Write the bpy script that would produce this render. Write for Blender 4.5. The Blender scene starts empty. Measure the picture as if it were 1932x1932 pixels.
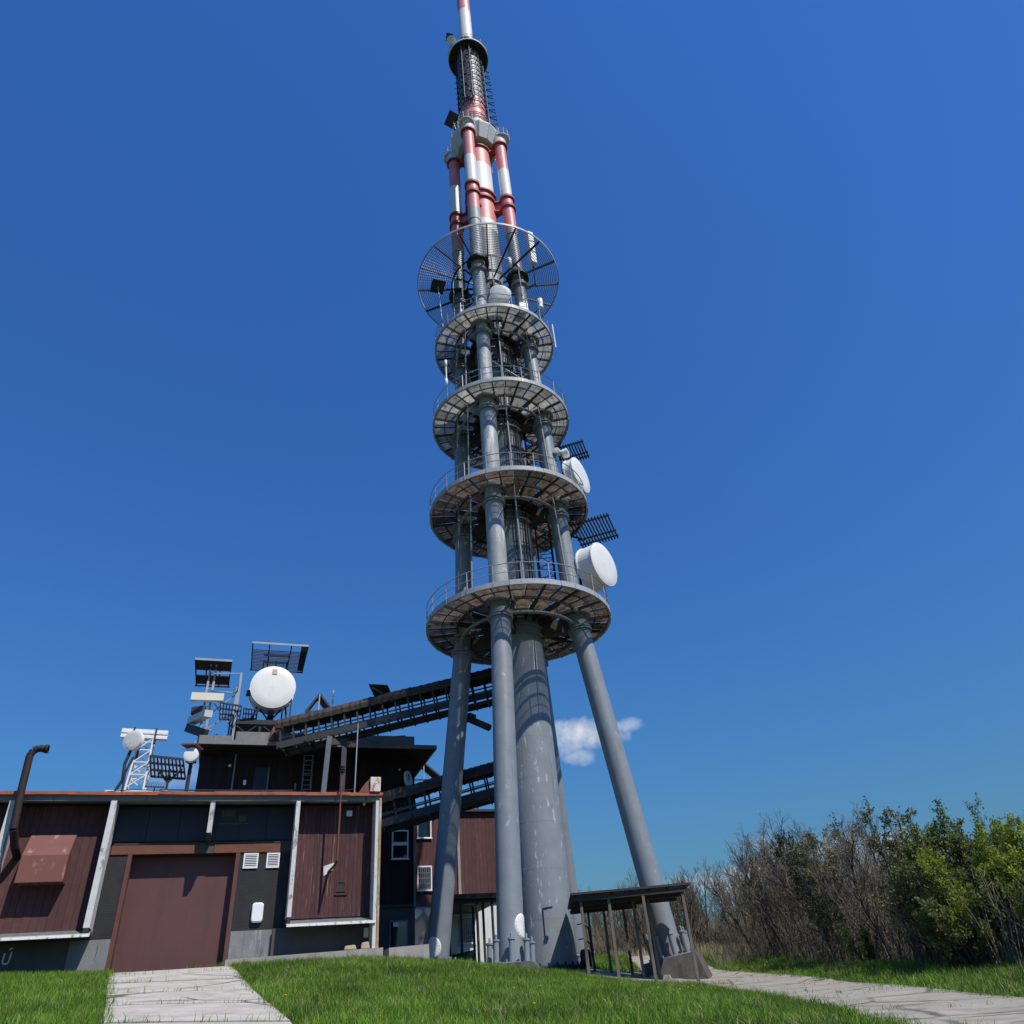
import bpy, math, random
import numpy as np
from mathutils import Matrix, Vector
random.seed(7); RNG = np.random.default_rng(7)
PI = math.pi; R = math.radians
SC = bpy.context.scene; COL = SC.collection

# ------------------------------------------------------------------ camera
cam = bpy.data.cameras.new('camera'); cam.sensor_width = 36; cam.lens = 36*1380/1932
cam.clip_start = .1; cam.clip_end = 9000
co = bpy.data.objects.new('camera', cam); COL.objects.link(co)
_up = Vector((-185, -2000, 1380)).normalized()        # world up in camera axes (right, down, forward)
_fw = Vector((0, 0, 1)); _Y = (_fw-_up*_fw.dot(_up)).normalized(); _X = _Y.cross(_up)
_right = Vector((_X[0], _Y[0], _up[0])); _down = Vector((_X[1], _Y[1], _up[1])); _fwd = Vector((_X[2], _Y[2], _up[2]))
m = Matrix.Identity(4)
for i in range(3):
    m[i][0] = _right[i]; m[i][1] = -_down[i]; m[i][2] = -_fwd[i]
co.matrix_world = Matrix.Translation((0, 0, 1.6)) @ m
SC.camera = co

# ------------------------------------------------------------------ light
SUN_AZ, SUN_EL = R(45), R(55)          # azimuth from -Y towards +X
sdir = Vector((math.sin(SUN_AZ)*math.cos(SUN_EL), -math.cos(SUN_AZ)*math.cos(SUN_EL), math.sin(SUN_EL)))
sl = bpy.data.lights.new('sun', 'SUN'); sl.energy = 4.8; sl.angle = R(.5); sl.color = (1, .95, .86)
so = bpy.data.objects.new('sun', sl); COL.objects.link(so)
so.rotation_euler = sdir.to_track_quat('Z', 'Y').to_euler(); so.location = (20, -20, 60)
W = bpy.data.worlds.new('World'); SC.world = W; W.use_nodes = True
SC.view_settings.view_transform = 'Standard'; SC.view_settings.look = 'None'
SC.view_settings.exposure = 0; SC.view_settings.gamma = 1; SC.view_settings.use_curve_mapping = False
SC.cycles.max_bounces = 6; SC.cycles.transparent_max_bounces = 16
nt = W.node_tree; nt.nodes.clear()
def wn(t, **k):
    n = nt.nodes.new(t)
    for a, b in k.items(): setattr(n, a, b)
    return n
def wm(op, a, b=None, c=None, clamp=False):
    n = wn('ShaderNodeMath', operation=op, use_clamp=clamp)
    for i, v in enumerate((a, b, c)):
        if v is None: continue
        if isinstance(v, (int, float)): n.inputs[i].default_value = v
        else: nt.links.new(v, n.inputs[i])
    return n.outputs[0]
sky = wn('ShaderNodeTexSky', sky_type='NISHITA', sun_disc=False, sun_elevation=SUN_EL,
         sun_rotation=math.atan2(sdir.x, sdir.y), altitude=0, air_density=2.5, dust_density=.2, ozone_density=6.0)
tint = wn('ShaderNodeMix', data_type='RGBA', blend_type='MULTIPLY'); tint.inputs[0].default_value = 1
nt.links.new(sky.outputs[0], tint.inputs[6]); tint.inputs[7].default_value = (.203, .468, .975, 1)
tc = wn('ShaderNodeTexCoord'); sp = wn('ShaderNodeSeparateXYZ'); nt.links.new(tc.outputs['Generated'], sp.inputs[0])
az = wm('ARCTAN2', sp.outputs[0], sp.outputs[1]); el = wm('ARCSINE', sp.outputs[2])
nz = wn('ShaderNodeTexNoise'); nz.inputs['Scale'].default_value = 17; nz.inputs['Detail'].default_value = 7; nz.inputs['Roughness'].default_value = .62
nt.links.new(tc.outputs['Generated'], nz.inputs['Vector'])
nz2 = wn('ShaderNodeTexNoise'); nz2.inputs['Scale'].default_value = 60; nz2.inputs['Detail'].default_value = 5
nt.links.new(tc.outputs['Generated'], nz2.inputs['Vector'])
nsum = wm('ADD', wm('MULTIPLY', wm('SUBTRACT', nz.outputs[0], .5), 2.6), wm('MULTIPLY', wm('SUBTRACT', nz2.outputs[0], .5), 1.3))
total = None
for a0, e0, wa, we, k in ((.070, .300, .062, .024, .95), (.122, .304, .035, .010, .6), (.060, .272, .026, .013, .7), (.048, .288, .02, .02, .6), (-.012, .285, .016, .012, .3), (.225, .112, .09, .020, .8), (.34, .122, .12, .026, .6), (.265, .15, .02, .006, .18), (-.115, .245, .03, .012, .2), (-.46, .27, .05, .02, .25),
                          (-1.3, .12, .4, .03, .8), (1.4, .13, .5, .035, .8), (2.6, .12, .5, .03, .8), (-2.4, .12, .45, .03, .8)):
    da = wm('DIVIDE', wm('SUBTRACT', az, a0), wa); de = wm('DIVIDE', wm('SUBTRACT', el, e0), we)
    f = wm('SUBTRACT', 1.0, wm('ADD', wm('MULTIPLY', da, da), wm('MULTIPLY', de, de)))
    f = wm('ADD', f, nsum)
    f = wm('MULTIPLY', wm('POWER', wm('MULTIPLY', f, .72, clamp=True), 1.25), k)
    total = f if total is None else wm('MAXIMUM', total, f)
cm = wn('ShaderNodeMix', data_type='RGBA'); nt.links.new(total, cm.inputs[0]); nt.links.new(tint.outputs[2], cm.inputs[6])
cm.inputs[7].default_value = (6.6, 6.9, 7.4, 1)
bg = wn('ShaderNodeBackground'); bg.inputs[1].default_value = .11; nt.links.new(cm.outputs[2], bg.inputs[0])
wo = wn('ShaderNodeOutputWorld'); nt.links.new(bg.outputs[0], wo.inputs[0])

# ------------------------------------------------------------------ materials
MATS = {}
def mat(name, col, rough=.65, metal=0., var=.18, scale=2.0, bump=0., col2=None, cut=(.55, .65), pscale=(1.5, 1.5, .5), rnd=0.,
        spec=.3, bscale=None, wave=None, trans=0., holes=0., amount2=1., col3=None, cut3=(.6, .7), p3=(3, 3, 3)):
    M = bpy.data.materials.new(name); M.use_nodes = True; t = M.node_tree; b = t.nodes['Principled BSDF']; L = t.links.new
    def N(tp, **k):
        n = t.nodes.new(tp)
        for a, v in k.items(): setattr(n, a, v)
        return n
    tcn = N('ShaderNodeTexCoord')
    n1 = N('ShaderNodeTexNoise'); n1.inputs['Scale'].default_value = scale; n1.inputs['Detail'].default_value = 6; n1.inputs['Roughness'].default_value = .6
    co_ = tcn.outputs['Object']
    if rnd:                                            # alike pieces share a mesh: shift the grain of each
        oi0 = N('ShaderNodeObjectInfo'); ml = N('ShaderNodeMath', operation='MULTIPLY'); ml.inputs[1].default_value = 61; L(oi0.outputs['Random'], ml.inputs[0])
        va = N('ShaderNodeVectorMath', operation='ADD'); L(co_, va.inputs[0]); L(ml.outputs[0], va.inputs[1]); co_ = va.outputs[0]
    L(co_, n1.inputs['Vector'])
    mx = N('ShaderNodeMix', data_type='RGBA'); L(n1.outputs[0], mx.inputs[0])
    mx.inputs[6].default_value = (*[c*(1-var*1.6) for c in col], 1); mx.inputs[7].default_value = (*[c*(1+var*1.6) for c in col], 1)
    out = mx.outputs[2]
    def layer(out, c2, cut, ps, amt):
        mp = N('ShaderNodeMapping'); mp.inputs['Scale'].default_value = ps; L(co_, mp.inputs[0])
        n2 = N('ShaderNodeTexNoise'); n2.inputs['Scale'].default_value = 1; n2.inputs['Detail'].default_value = 7; n2.inputs['Roughness'].default_value = .65
        L(mp.outputs[0], n2.inputs['Vector'])
        mr = N('ShaderNodeMapRange'); mr.inputs[1].default_value = cut[0]; mr.inputs[2].default_value = cut[1]; mr.inputs[4].default_value = amt
        L(n2.outputs[0], mr.inputs[0])
        m2 = N('ShaderNodeMix', data_type='RGBA'); L(mr.outputs[0], m2.inputs[0]); L(out, m2.inputs[6]); m2.inputs[7].default_value = (*c2, 1)
        return m2.outputs[2]
    if col2: out = layer(out, col2, cut, pscale, amount2)
    if col3: out = layer(out, col3, cut3, p3, 1.)
    if rnd:
        oi = N('ShaderNodeObjectInfo'); mr = N('ShaderNodeMapRange'); mr.inputs[3].default_value = 1-rnd; mr.inputs[4].default_value = 1+rnd
        L(oi.outputs['Random'], mr.inputs[0])
        hv = N('ShaderNodeHueSaturation'); L(mr.outputs[0], hv.inputs['Value']); L(out, hv.inputs['Color']); out = hv.outputs[0]
    L(out, b.inputs['Base Color'])
    b.inputs['Roughness'].default_value = rough; b.inputs['Metallic'].default_value = metal
    b.inputs['Specular IOR Level'].default_value = spec
    if bump:
        bp = N('ShaderNodeBump'); bp.inputs['Strength'].default_value = min(1, bump); bp.inputs['Distance'].default_value = .02
        nb = N('ShaderNodeTexNoise'); nb.inputs['Scale'].default_value = bscale or scale*6; nb.inputs['Detail'].default_value = 5
        L(tcn.outputs['Object'], nb.inputs['Vector']); L(nb.outputs[0], bp.inputs['Height'])
        if wave:
            wv = N('ShaderNodeTexWave', wave_type='BANDS', bands_direction=wave[0]); wv.inputs['Scale'].default_value = wave[1]; wv.inputs['Distortion'].default_value = wave[2] if len(wave) > 2 else 0
            L(tcn.outputs['Object'], wv.inputs['Vector'])
            b2 = N('ShaderNodeBump'); b2.inputs['Strength'].default_value = .25; b2.inputs['Distance'].default_value = .01
            L(wv.outputs[0], b2.inputs['Height']); L(bp.outputs[0], b2.inputs['Normal']); L(b2.outputs[0], b.inputs['Normal'])
        else: L(bp.outputs[0], b.inputs['Normal'])
    if trans or holes:
        o = t.nodes['Material Output']; cur = b.outputs[0]
        if trans:
            tr = N('ShaderNodeBsdfTranslucent'); L(out, tr.inputs[0]); ms = N('ShaderNodeMixShader'); ms.inputs[0].default_value = trans
            L(cur, ms.inputs[1]); L(tr.outputs[0], ms.inputs[2]); cur = ms.outputs[0]
        if holes:
            tp = N('ShaderNodeBsdfTransparent'); ms = N('ShaderNodeMixShader'); lw = N('ShaderNodeLayerWeight'); lw.inputs[0].default_value = .5; mr = N('ShaderNodeMapRange', interpolation_type='SMOOTHSTEP')
            mr.inputs[1].default_value = .12; mr.inputs[2].default_value = .42; mr.inputs[3].default_value = holes; mr.inputs[4].default_value = .03; L(lw.outputs['Facing'], mr.inputs[0]); L(mr.outputs[0], ms.inputs[0])
            L(cur, ms.inputs[1]); L(tp.outputs[0], ms.inputs[2]); cur = ms.outputs[0]
        L(cur, o.inputs[0])
    MATS[name] = M; return M
mat('steel_blue_grey', (.205, .228, .255), .5, .0, .16, 1.3, .15, (.42, .44, .46), (.63, .70), (2.6, 2.6, .9), spec=.4, col3=(.12, .14, .17), cut3=(.6, .78), p3=(1.6, 1.6, .18))
mat('steel_core', (.222, .243, .27), .5, .0, .16, 1.1, .2, (.46, .48, .50), (.60, .66), (4.5, 4.5, 1.3), spec=.4, col3=(.13, .15, .18), cut3=(.6, .78), p3=(1.6, 1.6, .16))
mat('steel_upper', (.30, .32, .34), .55, .0, .2, 1.6, .2, (.6, .6, .6), (.55, .66), (1.5, 1.5, .4), col3=(.2, .13, .09), cut3=(.66, .74), p3=(2, 2, .5))
mat('rim_paint', (.37, .385, .405), .5, 0, .12, 2, .1, (.2, .2, .2), (.62, .72), (2, 2, 6))
mat('dark_steel', (.035, .036, .04), .6, .2, .3, 3)
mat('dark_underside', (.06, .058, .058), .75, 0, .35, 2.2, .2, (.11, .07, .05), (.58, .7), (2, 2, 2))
mat('pipe_grey', (.22, .23, .25), .55, .1, .2, 3)
mat('rail_grey', (.33, .35, .38), .5, .2, .15, 3)
mat('floor_panel', (.60, .59, .57), .8, 0, .25, 1.5, .3, (.18, .16, .14), (.53, .68), (2.5, 2.5, 2.5), rnd=.45, trans=.28, holes=.6)
mat('floor_panel_rust', (.34, .305, .275), .8, 0, .3, 1.5, .3, (.20, .095, .062), (.46, .62), (2.2, 2.2, 2.2), rnd=.6, trans=.2, holes=.6)
mat('red_paint', (.66, .235, .225), .5, 0, .12, .9, .1, (.70, .36, .35), (.55, .7), (1, 1, .4))
mat('red_dark', (.36, .065, .055), .6, 0, .2, 2, .1, (.5, .2, .06), (.66, .72), (3, 3, 3))
mat('white_paint', (.72, .72, .72), .5, 0, .05, 1, .1, (.52, .52, .53), (.6, .75), (1, 1, .3))
mat('green_paint', (.03, .10, .07), .5)
mat('collar_white', (.60, .60, .60), .6, 0, .15, 2, .2, (.32, .32, .31), (.58, .72), (2, 2, 2))
mat('radome_white', (.76, .76, .74), .45, 0, .04, 1.2, 0, (.60, .585, .54), (.56, .74), (1.6, 1.6, .45), col3=(.45, .42, .36), cut3=(.66, .78), p3=(3, 3, .6))
mat('antenna_cream', (.68, .65, .56), .5, 0, .05, 2)
mat('wire', (.24, .25, .26), .5, .3, .1, 4)
mat('concrete', (.30, .28, .255), .85, 0, .2, 2, .5, (.16, .15, .13), (.56, .68), (1.2, 1.2, .6))
mat('concrete_dark', (.10, .09, .085), .9, 0, .3, 2, .6, (.05, .05, .045), (.5, .65), (2, 2, .6))
mat('concrete_base', (.19, .19, .195), .85, 0, .2, 2, .4, (.33, .33, .33), (.6, .7), (4, 4, .5), col3=(.06, .06, .062), cut3=(.60, .68), p3=(5, 5, .6))
mat('fin_paint', (.58, .57, .56), .75, 0, .1, 3, .5, (.25, .23, .22), (.56, .64), (5, 5, 1.8))
mat('slate_shade_board', (.028, .034, .052), .7, 0, .15, 1.5, .1)  # blue-black; above the garage door it carries the overhang's shade
mat('brick_dark', (.026, .026, .029), .8, 0, .25, 2, .3, wave=('Z', 4.4, .4))
mat('wood_brown', (.082, .035, .036), .8, 0, .22, 3, .6, (.34, .25, .24), (.60, .70), (16, 16, .5), rnd=.14, bscale=40)
mat('wood_brown_smooth', (.088, .038, .037), .8, 0, .2, 2.2, .4, (.24, .15, .14), (.62, .74), (9, 9, .5), rnd=.1)
mat('wood_dark_shade', (.022, .014, .014), .8, 0, .3, 2, .4, rnd=.2)  # near-black; shadow on the station walls is put into the colour
mat('door_brown', (.106, .047, .047), .6, 0, .08, .5, .05, (.085, .038, .038), (.5, .75), (1.2, 1.2, .25))
mat('rust_orange', (.15, .058, .035), .7, 0, .2, 2, .2, (.4, .3, .25), (.64, .7), (5, 5, 1))
mat('hood_paint', (.17, .068, .056), .65, 0, .1, 1.4, .1, (.32, .17, .14), (.57, .62), (3.5, 3.5, 1.2))
mat('roof_red', (.36, .10, .06), .6, 0, .2, 2.5, .2, (.15, .05, .04), (.55, .68), (1.5, 4, 4))
mat('frame_brown', (.11, .046, .040), .7, 0, .15, 2, .1)
mat('rust_pipe', (.16, .06, .045), .7, 0, .25, 4, .2)
mat('flue_brown', (.032, .02, .02), .7, 0, .3, 4, .2)
mat('rust_yellow', (.36, .24, .11), .75, 0, .3, 3, .3, (.5, .46, .4), (.5, .62), (4, 4, 1.5))
mat('white_rust', (.62, .58, .56), .7, 0, .1, 2, .2, (.42, .13, .06), (.5, .58), (4, 4, 3))
mat('white_plastic', (.76, .76, .78), .4, 0, .03, 2)
mat('plaster_white', (.66, .66, .66), .8, 0, .08, 1.5, .3, (.45, .44, .42), (.6, .75), (1, 1, .4))
mat('plaster_grey', (.07, .07, .074), .85, 0, .2, 1.5, .3)
mat('sill_metal', (.15, .165, .165), .5, .1, .25, 3, .2, (.3, .31, .31), (.58, .7), (3, 9, 9))
mat('glass_dark', (.012, .016, .022), .06, 0, .1, 1, spec=.8)
mat('bridge_sheet', (.055, .043, .038), .75, .1, .3, 1.5, .3, (.13, .08, .055), (.56, .68), (.8, .8, 4))
mat('bridge_steel', (.055, .053, .054), .65, .1, .25, 2, .2)
mat('stone_tan', (.36, .29, .19), .85, 0, .2, 5, .5)
mat('timber_grey', (.16, .14, .118), .85, 0, .2, 4, .5, (.09, .08, .07), (.5, .62), (8, 8, 1))
mat('canopy_roof', (.05, .042, .042), .75, 0, .2, 3, .2)
mat('bark', (.115, .094, .07), .9, 0, .3, 6, .3, rnd=.2)
mat('bark_dark', (.07, .06, .052), .9, 0, .3, 6, .3, rnd=.2)
mat('twig', (.165, .135, .10), .9, 0, .2, 3, rnd=.22)
mat('brush', (.20, .165, .12), .9, 0, .35, .8)
mat('dry_grass', (.33, .27, .16), .9, 0, .3, .6)
mat('leaf_bright', (.25, .31, .03), .6, 0, .3, 2.5, trans=.4)
mat('leaf_mid', (.14, .175, .04), .6, 0, .3, 2.5, trans=.35)
mat('leaf_olive', (.14, .14, .06), .6, 0, .3, 2.5, trans=.3)
mat('leaf_dark', (.04, .058, .026), .6, 0, .3, 2.5, trans=.25)
mat('yellow', (.7, .5, .02), .6)
mat('sticker', (.62, .33, .2), .6, 0, .1, 8, 0, (.75, .68, .6), (.5, .55), (9, 9, 9))
mat('soil_grass', (.048, .062, .024), .95, 0, .35, 1.6, .5, (.075, .062, .035), (.6, .75), (.7, .7, .7))
def road_mat(name, col, joints):
    M = mat(name, col, .9, 0, .3, 1.6, .6, tuple(c*.62 for c in col), (.54, .72), (.9, .9, .9), bscale=25, col3=tuple(c*1.25 for c in col), cut3=(.55, .7), p3=(1.3, 1.3, 1))
    t = M.node_tree; L = t.links.new; b = t.nodes['Principled BSDF']; src = b.inputs['Base Color'].links[0].from_socket
    tcn = t.nodes.new('ShaderNodeTexCoord'); n = t.nodes.new('ShaderNodeTexNoise'); n.inputs['Scale'].default_value = .9; n.inputs['Detail'].default_value = 5
    L(tcn.outputs['Object'], n.inputs['Vector'])
    va = t.nodes.new('ShaderNodeMix'); va.data_type = 'VECTOR'; va.inputs[0].default_value = .32; L(tcn.outputs['Object'], va.inputs[4]); L(n.outputs['Color'], va.inputs[5])
    v = t.nodes.new('ShaderNodeTexVoronoi'); v.feature = 'DISTANCE_TO_EDGE'; v.inputs['Scale'].default_value = joints; L(va.outputs[1], v.inputs['Vector'])
    mr = t.nodes.new('ShaderNodeMapRange'); mr.inputs[1].default_value = .02*joints; mr.inputs[2].default_value = .06*joints; L(v.outputs['Distance'], mr.inputs[0])
    n3 = t.nodes.new('ShaderNodeTexNoise'); n3.inputs['Scale'].default_value = .5; L(tcn.outputs['Object'], n3.inputs['Vector'])
    m3 = t.nodes.new('ShaderNodeMapRange'); m3.inputs[1].default_value = .38; m3.inputs[2].default_value = .48; L(n3.outputs[0], m3.inputs[0])
    mxx = t.nodes.new('ShaderNodeMath'); mxx.operation = 'MAXIMUM'; L(mr.outputs[0], mxx.inputs[0]); inv = t.nodes.new('ShaderNodeMath'); inv.operation = 'SUBTRACT'; inv.inputs[0].default_value = 1
    L(m3.outputs[0], inv.inputs[1]); L(inv.outputs[0], mxx.inputs[1])
    mx = t.nodes.new('ShaderNodeMix'); mx.data_type = 'RGBA'; L(mxx.outputs[0], mx.inputs[0]); mx.inputs[6].default_value = (.11, .105, .08, 1); L(src, mx.inputs[7])
    L(mx.outputs[2], b.inputs['Base Color'])
road_mat('road_concrete', (.30, .27, .225), .5)
road_mat('drive_concrete', (.42, .385, .335), .22)
def grass_mat():
    M = bpy.data.materials.new('grass_blade'); M.use_nodes = True; t = M.node_tree; L = t.links.new; b = t.nodes['Principled BSDF']
    a = t.nodes.new('ShaderNodeAttribute'); a.attribute_name = 'rnd'
    r = t.nodes.new('ShaderNodeValToRGB'); L(a.outputs['Fac'], r.inputs[0])
    e = r.color_ramp.elements; e[0].color = (.062, .15, .012, 1); e[1].color = (.27, .37, .055, 1); e[1].position = .93
    x = e.new(.5); x.color = (.12, .245, .02, 1); x = e.new(.97); x.color = (.26, .24, .10, 1)
    tcn = t.nodes.new('ShaderNodeTexCoord'); n = t.nodes.new('ShaderNodeTexNoise'); n.inputs['Scale'].default_value = .45; n.inputs['Detail'].default_value = 4
    L(tcn.outputs['Object'], n.inputs['Vector']); mr = t.nodes.new('ShaderNodeMapRange'); mr.inputs[1].default_value = .3; mr.inputs[2].default_value = .7; mr.inputs[3].default_value = .52; mr.inputs[4].default_value = 1.42
    L(n.outputs[0], mr.inputs[0]); hv = t.nodes.new('ShaderNodeHueSaturation'); L(r.outputs[0], hv.inputs['Color']); L(mr.outputs[0], hv.inputs['Value'])
    L(hv.outputs[0], b.inputs['Base Color']); b.inputs['Roughness'].default_value = .6; b.inputs['Specular IOR Level'].default_value = .25
    tr = t.nodes.new('ShaderNodeBsdfTranslucent'); L(hv.outputs[0], tr.inputs[0]); ms = t.nodes.new('ShaderNodeMixShader'); ms.inputs[0].default_value = .3
    L(b.outputs[0], ms.inputs[1]); L(tr.outputs[0], ms.inputs[2]); L(ms.outputs[0], t.nodes['Material Output'].inputs[0]); MATS['grass_blade'] = M
grass_mat()

# ------------------------------------------------------------------ mesh helpers
class MB:
    """collects shapes in a frame M; built as one mesh object"""
    def __init__(s, M=None): s.v = []; s.f = []; s.mi = []; s.sm = []; s.M = M or Matrix.Identity(4)
    def add(s, vs, fs, mi=0, smooth=False, M=None):
        k = len(s.v); T = s.M @ M if M else s.M
        s.v += [tuple(T @ Vector(p)) for p in vs]
        for i, f in enumerate(fs):
            s.f.append([k+j for j in f]); s.mi.append(mi[i] if isinstance(mi, (list, tuple)) else mi); s.sm.append(smooth)
        return s
    def box(s, x0, x1, y0, y1, z0, z1, mi=0, M=None):
        return s.add([(x, y, z) for z in (z0, z1) for y in (y0, y1) for x in (x0, x1)], [(0, 2, 3, 1), (4, 5, 7, 6), (0, 1, 5, 4), (2, 6, 7, 3), (0, 4, 6, 2), (1, 3, 7, 5)], mi, False, M)
    def hexa(s, p, mi=0):          # 8 corners: bottom four (ccw), top four (ccw)
        return s.add(p, [(3, 2, 1, 0), (4, 5, 6, 7), (0, 1, 5, 4), (1, 2, 6, 5), (2, 3, 7, 6), (3, 0, 4, 7)], mi)
    def beam(s, p, q, w, h, mi=0, up=(0, 0, 1)):
        p = Vector(p); q = Vector(q); d = (q-p).normalized(); u = Vector(up)
        if abs(d.dot(u)) > .98: u = Vector((1, 0, 0))
        a = d.cross(u).normalized()*w/2; b = a.cross(d).normalized()*h/2
        return s.hexa([p-a-b, p+a-b, q+a-b, q-a-b, p-a+b, p+a+b, q+a+b, q-a+b], mi)
    def tube(s, p, q, r, r2=None, n=6, mi=0, caps=True):
        p = Vector(p); q = Vector(q); r2 = r if r2 is None else r2; d = (q-p).normalized()
        u = Vector((0, 0, 1)) if abs(d.z) < .9 else Vector((1, 0, 0)); a = d.cross(u).normalized(); b = d.cross(a)
        vs = []
        for c, rr in ((p, r), (q, r2)):
            for i in range(n):
                t = 2*PI*i/n; vs.append(c+(a*math.cos(t)+b*math.sin(t))*rr)
        s.add(vs, [(i, (i+1) % n, n+(i+1) % n, n+i) for i in range(n)], mi, n > 5)
        if caps:
            s.add(vs, [tuple(range(n-1, -1, -1)), tuple(range(n, 2*n))], mi, False) if n > 4 else None
        return s
    def path(s, pts, r, n=6, mi=0):
        for a, b in zip(pts, pts[1:]): s.tube(a, b, r, n=n, mi=mi)
        return s
    def lathe(s, prof, n=32, mi=0, M=None, a0=0, a1=2*PI, smooth=True):
        full = abs(a1-a0-2*PI) < 1e-6; k = n if full else n+1; vs = []
        for r, z in prof:
            for i in range(k):
                t = a0+(a1-a0)*i/n; vs.append((r*math.cos(t), r*math.sin(t), z))
        fs = []; mm = []
        for j in range(len(prof)-1):
            for i in range(n):
                i2 = (i+1) % k; fs.append((j*k+i, j*k+i2, (j+1)*k+i2, (j+1)*k+i)); mm.append(mi[j] if isinstance(mi, (list, tuple)) else mi)
        return s.add(vs, fs, mm, smooth, M)
    def ring(s, r0, r1, z0, z1, n=48, mi=0, a0=0, a1=2*PI, M=None):
        for a, b in (((r1, z0), (r1, z1)), ((r1, z1), (r0, z1)), ((r0, z1), (r0, z0)), ((r0, z0), (r1, z0))):
            s.lathe([a, b], n, mi, M, a0, a1, a[0] == b[0])
        return s
    def torus(s, rr, z, r, n=40, mi=0, a0=0, a1=2*PI, k=6):
        pts = [(rr*math.cos(a0+(a1-a0)*i/n), rr*math.sin(a0+(a1-a0)*i/n), z) for i in range(n+1)]
        for p, q in zip(pts, pts[1:]): s.tube(p, q, r, n=k, mi=mi, caps=False)
        return s
    def prism(s, pts, z0, z1, mi=0):
        n = len(pts); vs = [(x, y, z0) for x, y in pts]+[(x, y, z1) for x, y in pts]
        return s.add(vs, [tuple(range(n-1, -1, -1)), tuple(range(n, 2*n))]+[(i, (i+1) % n, n+(i+1) % n, n+i) for i in range(n)], mi)
FR = {}
def mlist(mt): return [MATS[k] for k in ([mt] if isinstance(mt, str) else mt)]
def mesh_of(name, v, f, mt, mi=None, sm=None):
    me = bpy.data.meshes.new(name); me.from_pydata([tuple(p) for p in v], [], f)
    for k in mlist(mt): me.materials.append(k)
    if mi is not None: me.polygons.foreach_set('material_index', mi)
    if sm is not None: me.polygons.foreach_set('use_smooth', sm)
    me.update(); return me
def build(mb, name, mt, parent=None, label=None):
    if parent is not None:
        inv = FR[parent.name]; v = [inv @ Vector(p) for p in mb.v]; o = bpy.data.objects.new(name, mesh_of(name, v, mb.f, mt, mb.mi, mb.sm)); o.parent = parent; FR[o.name] = inv
    else:
        a = np.array(mb.v); c = Vector(((a[:, 0].min()+a[:, 0].max())/2, (a[:, 1].min()+a[:, 1].max())/2, a[:, 2].min()))
        o = bpy.data.objects.new(name, mesh_of(name, [Vector(p)-c for p in mb.v], mb.f, mt, mb.mi, mb.sm)); o.location = c; FR[o.name] = Matrix.Translation(-c)
    COL.objects.link(o); FR[o.name] = FR.get(o.name)
    if label: o['label'] = label
    return o
def thing(name, label, cat, loc=(0, 0, 0), rotz=0, group=None):
    o = bpy.data.objects.new(name, None); COL.objects.link(o); o.location = loc; o.rotation_euler = (0, 0, rotz); o.empty_display_size = .3
    o['label'] = label; o['category'] = cat
    if group: o['group'] = group
    FR[o.name] = (Matrix.Translation(loc) @ Matrix.Rotation(rotz, 4, 'Z')).inverted(); return o
def tag(o, label, cat, group=None):
    o['label'] = label; o['category'] = cat
    if group: o['group'] = group
    return o
def struct(o): o['kind'] = 'structure'; return o
def piece(name, me, parent, loc=(0, 0, 0), rot=(0, 0, 0), scale=None):     # shares mesh data between alike pieces
    o = bpy.data.objects.new(name, me); COL.objects.link(o); o.parent = parent; o.location = loc; o.rotation_euler = rot
    if scale: o.scale = scale
    return o
def local_mesh(mb, name, mt): return mesh_of(name, mb.v, mb.f, mt, mb.mi, mb.sm)

# ------------------------------------------------------------------ terrain
CX, CY = -7.5514, 36.0; FA = R(21.5)                   # garage front right corner, facade direction
FM = Matrix.Translation((CX, CY, 0)) @ Matrix.Rotation(FA, 4, 'Z')     # facade frame: u along, v depth, z
def FW(u, v=0.): p = FM @ Vector((u, v, 0)); return (p.x, p.y)
TP = [(0, 0, 0), (-10, 6, .9), (10, 6, .45), (-17.1, 32.2, 4.1), (-13.2, 33.8, 4.1), (-8.2, 15.8, 2.02), (-4.9, 15.6, 1.8), (-12.6, 24, 3.07), (-9, 24.7, 2.93), (-22, 30.0, 4.3), (-27, 28, 4.3), (-10.5, 16.5, 2.2),
      (-10, 34.2, 4.0), (-7.4, 35.2, 3.98), (-5.2, 38.2, 3.72), (-1.9, 35.6, 3.25), (.9, 37.2, 2.85), (4.2, 35.6, 2.16), (5.4, 35.2, 2.0), (5.5, 26.4, 1.6), (5.4, 20.3, 1.34), (4.9, 14.5, 1.07),
      (8.4, 46.2, 2.8), (9.4, 38.9, 2.28), (9.4, 28.5, 1.66), (8.6, 18.3, 1.17), (8.6, 15, 1.05), (12.8, 46.3, 3.1), (12.6, 31.8, 2.2), (13, 24.5, 1.73), (-.2, 43, 3.45), (-6, 44, 3.9), (6, 41, 2.4), (1.5, 49, 3.7),
      (6, 38, 2.25), (-9.3, 51, 4.0), (-2, 55, 4.3), (7, 63, 4.5), (-30, 10, 1.3), (-35, 35, 4.6), (-35, 70, 5), (0, 75, 4.9), (30, 63, 4.2), (30, 40, 2.8), (30, 20, 1.7), (30, 0, .5), (-20, 0, .1), (20, 0, .2), (0, -25, -2), (-35, -25, -2), (35, -25, -1.6), (0, 95, 5), (-40, 95, 5), (40, 95, 4.6)]
_P = np.array(TP, float)
def _phi(d2): return np.where(d2 > 0, .5*d2*np.log(np.maximum(d2, 1e-9)), 0)
_n = len(_P); _K = _phi(((_P[:, None, :2]-_P[None, :, :2])**2).sum(-1))+np.eye(_n)*2.0; _Q = np.c_[np.ones(_n), _P[:, :2]]
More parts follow.
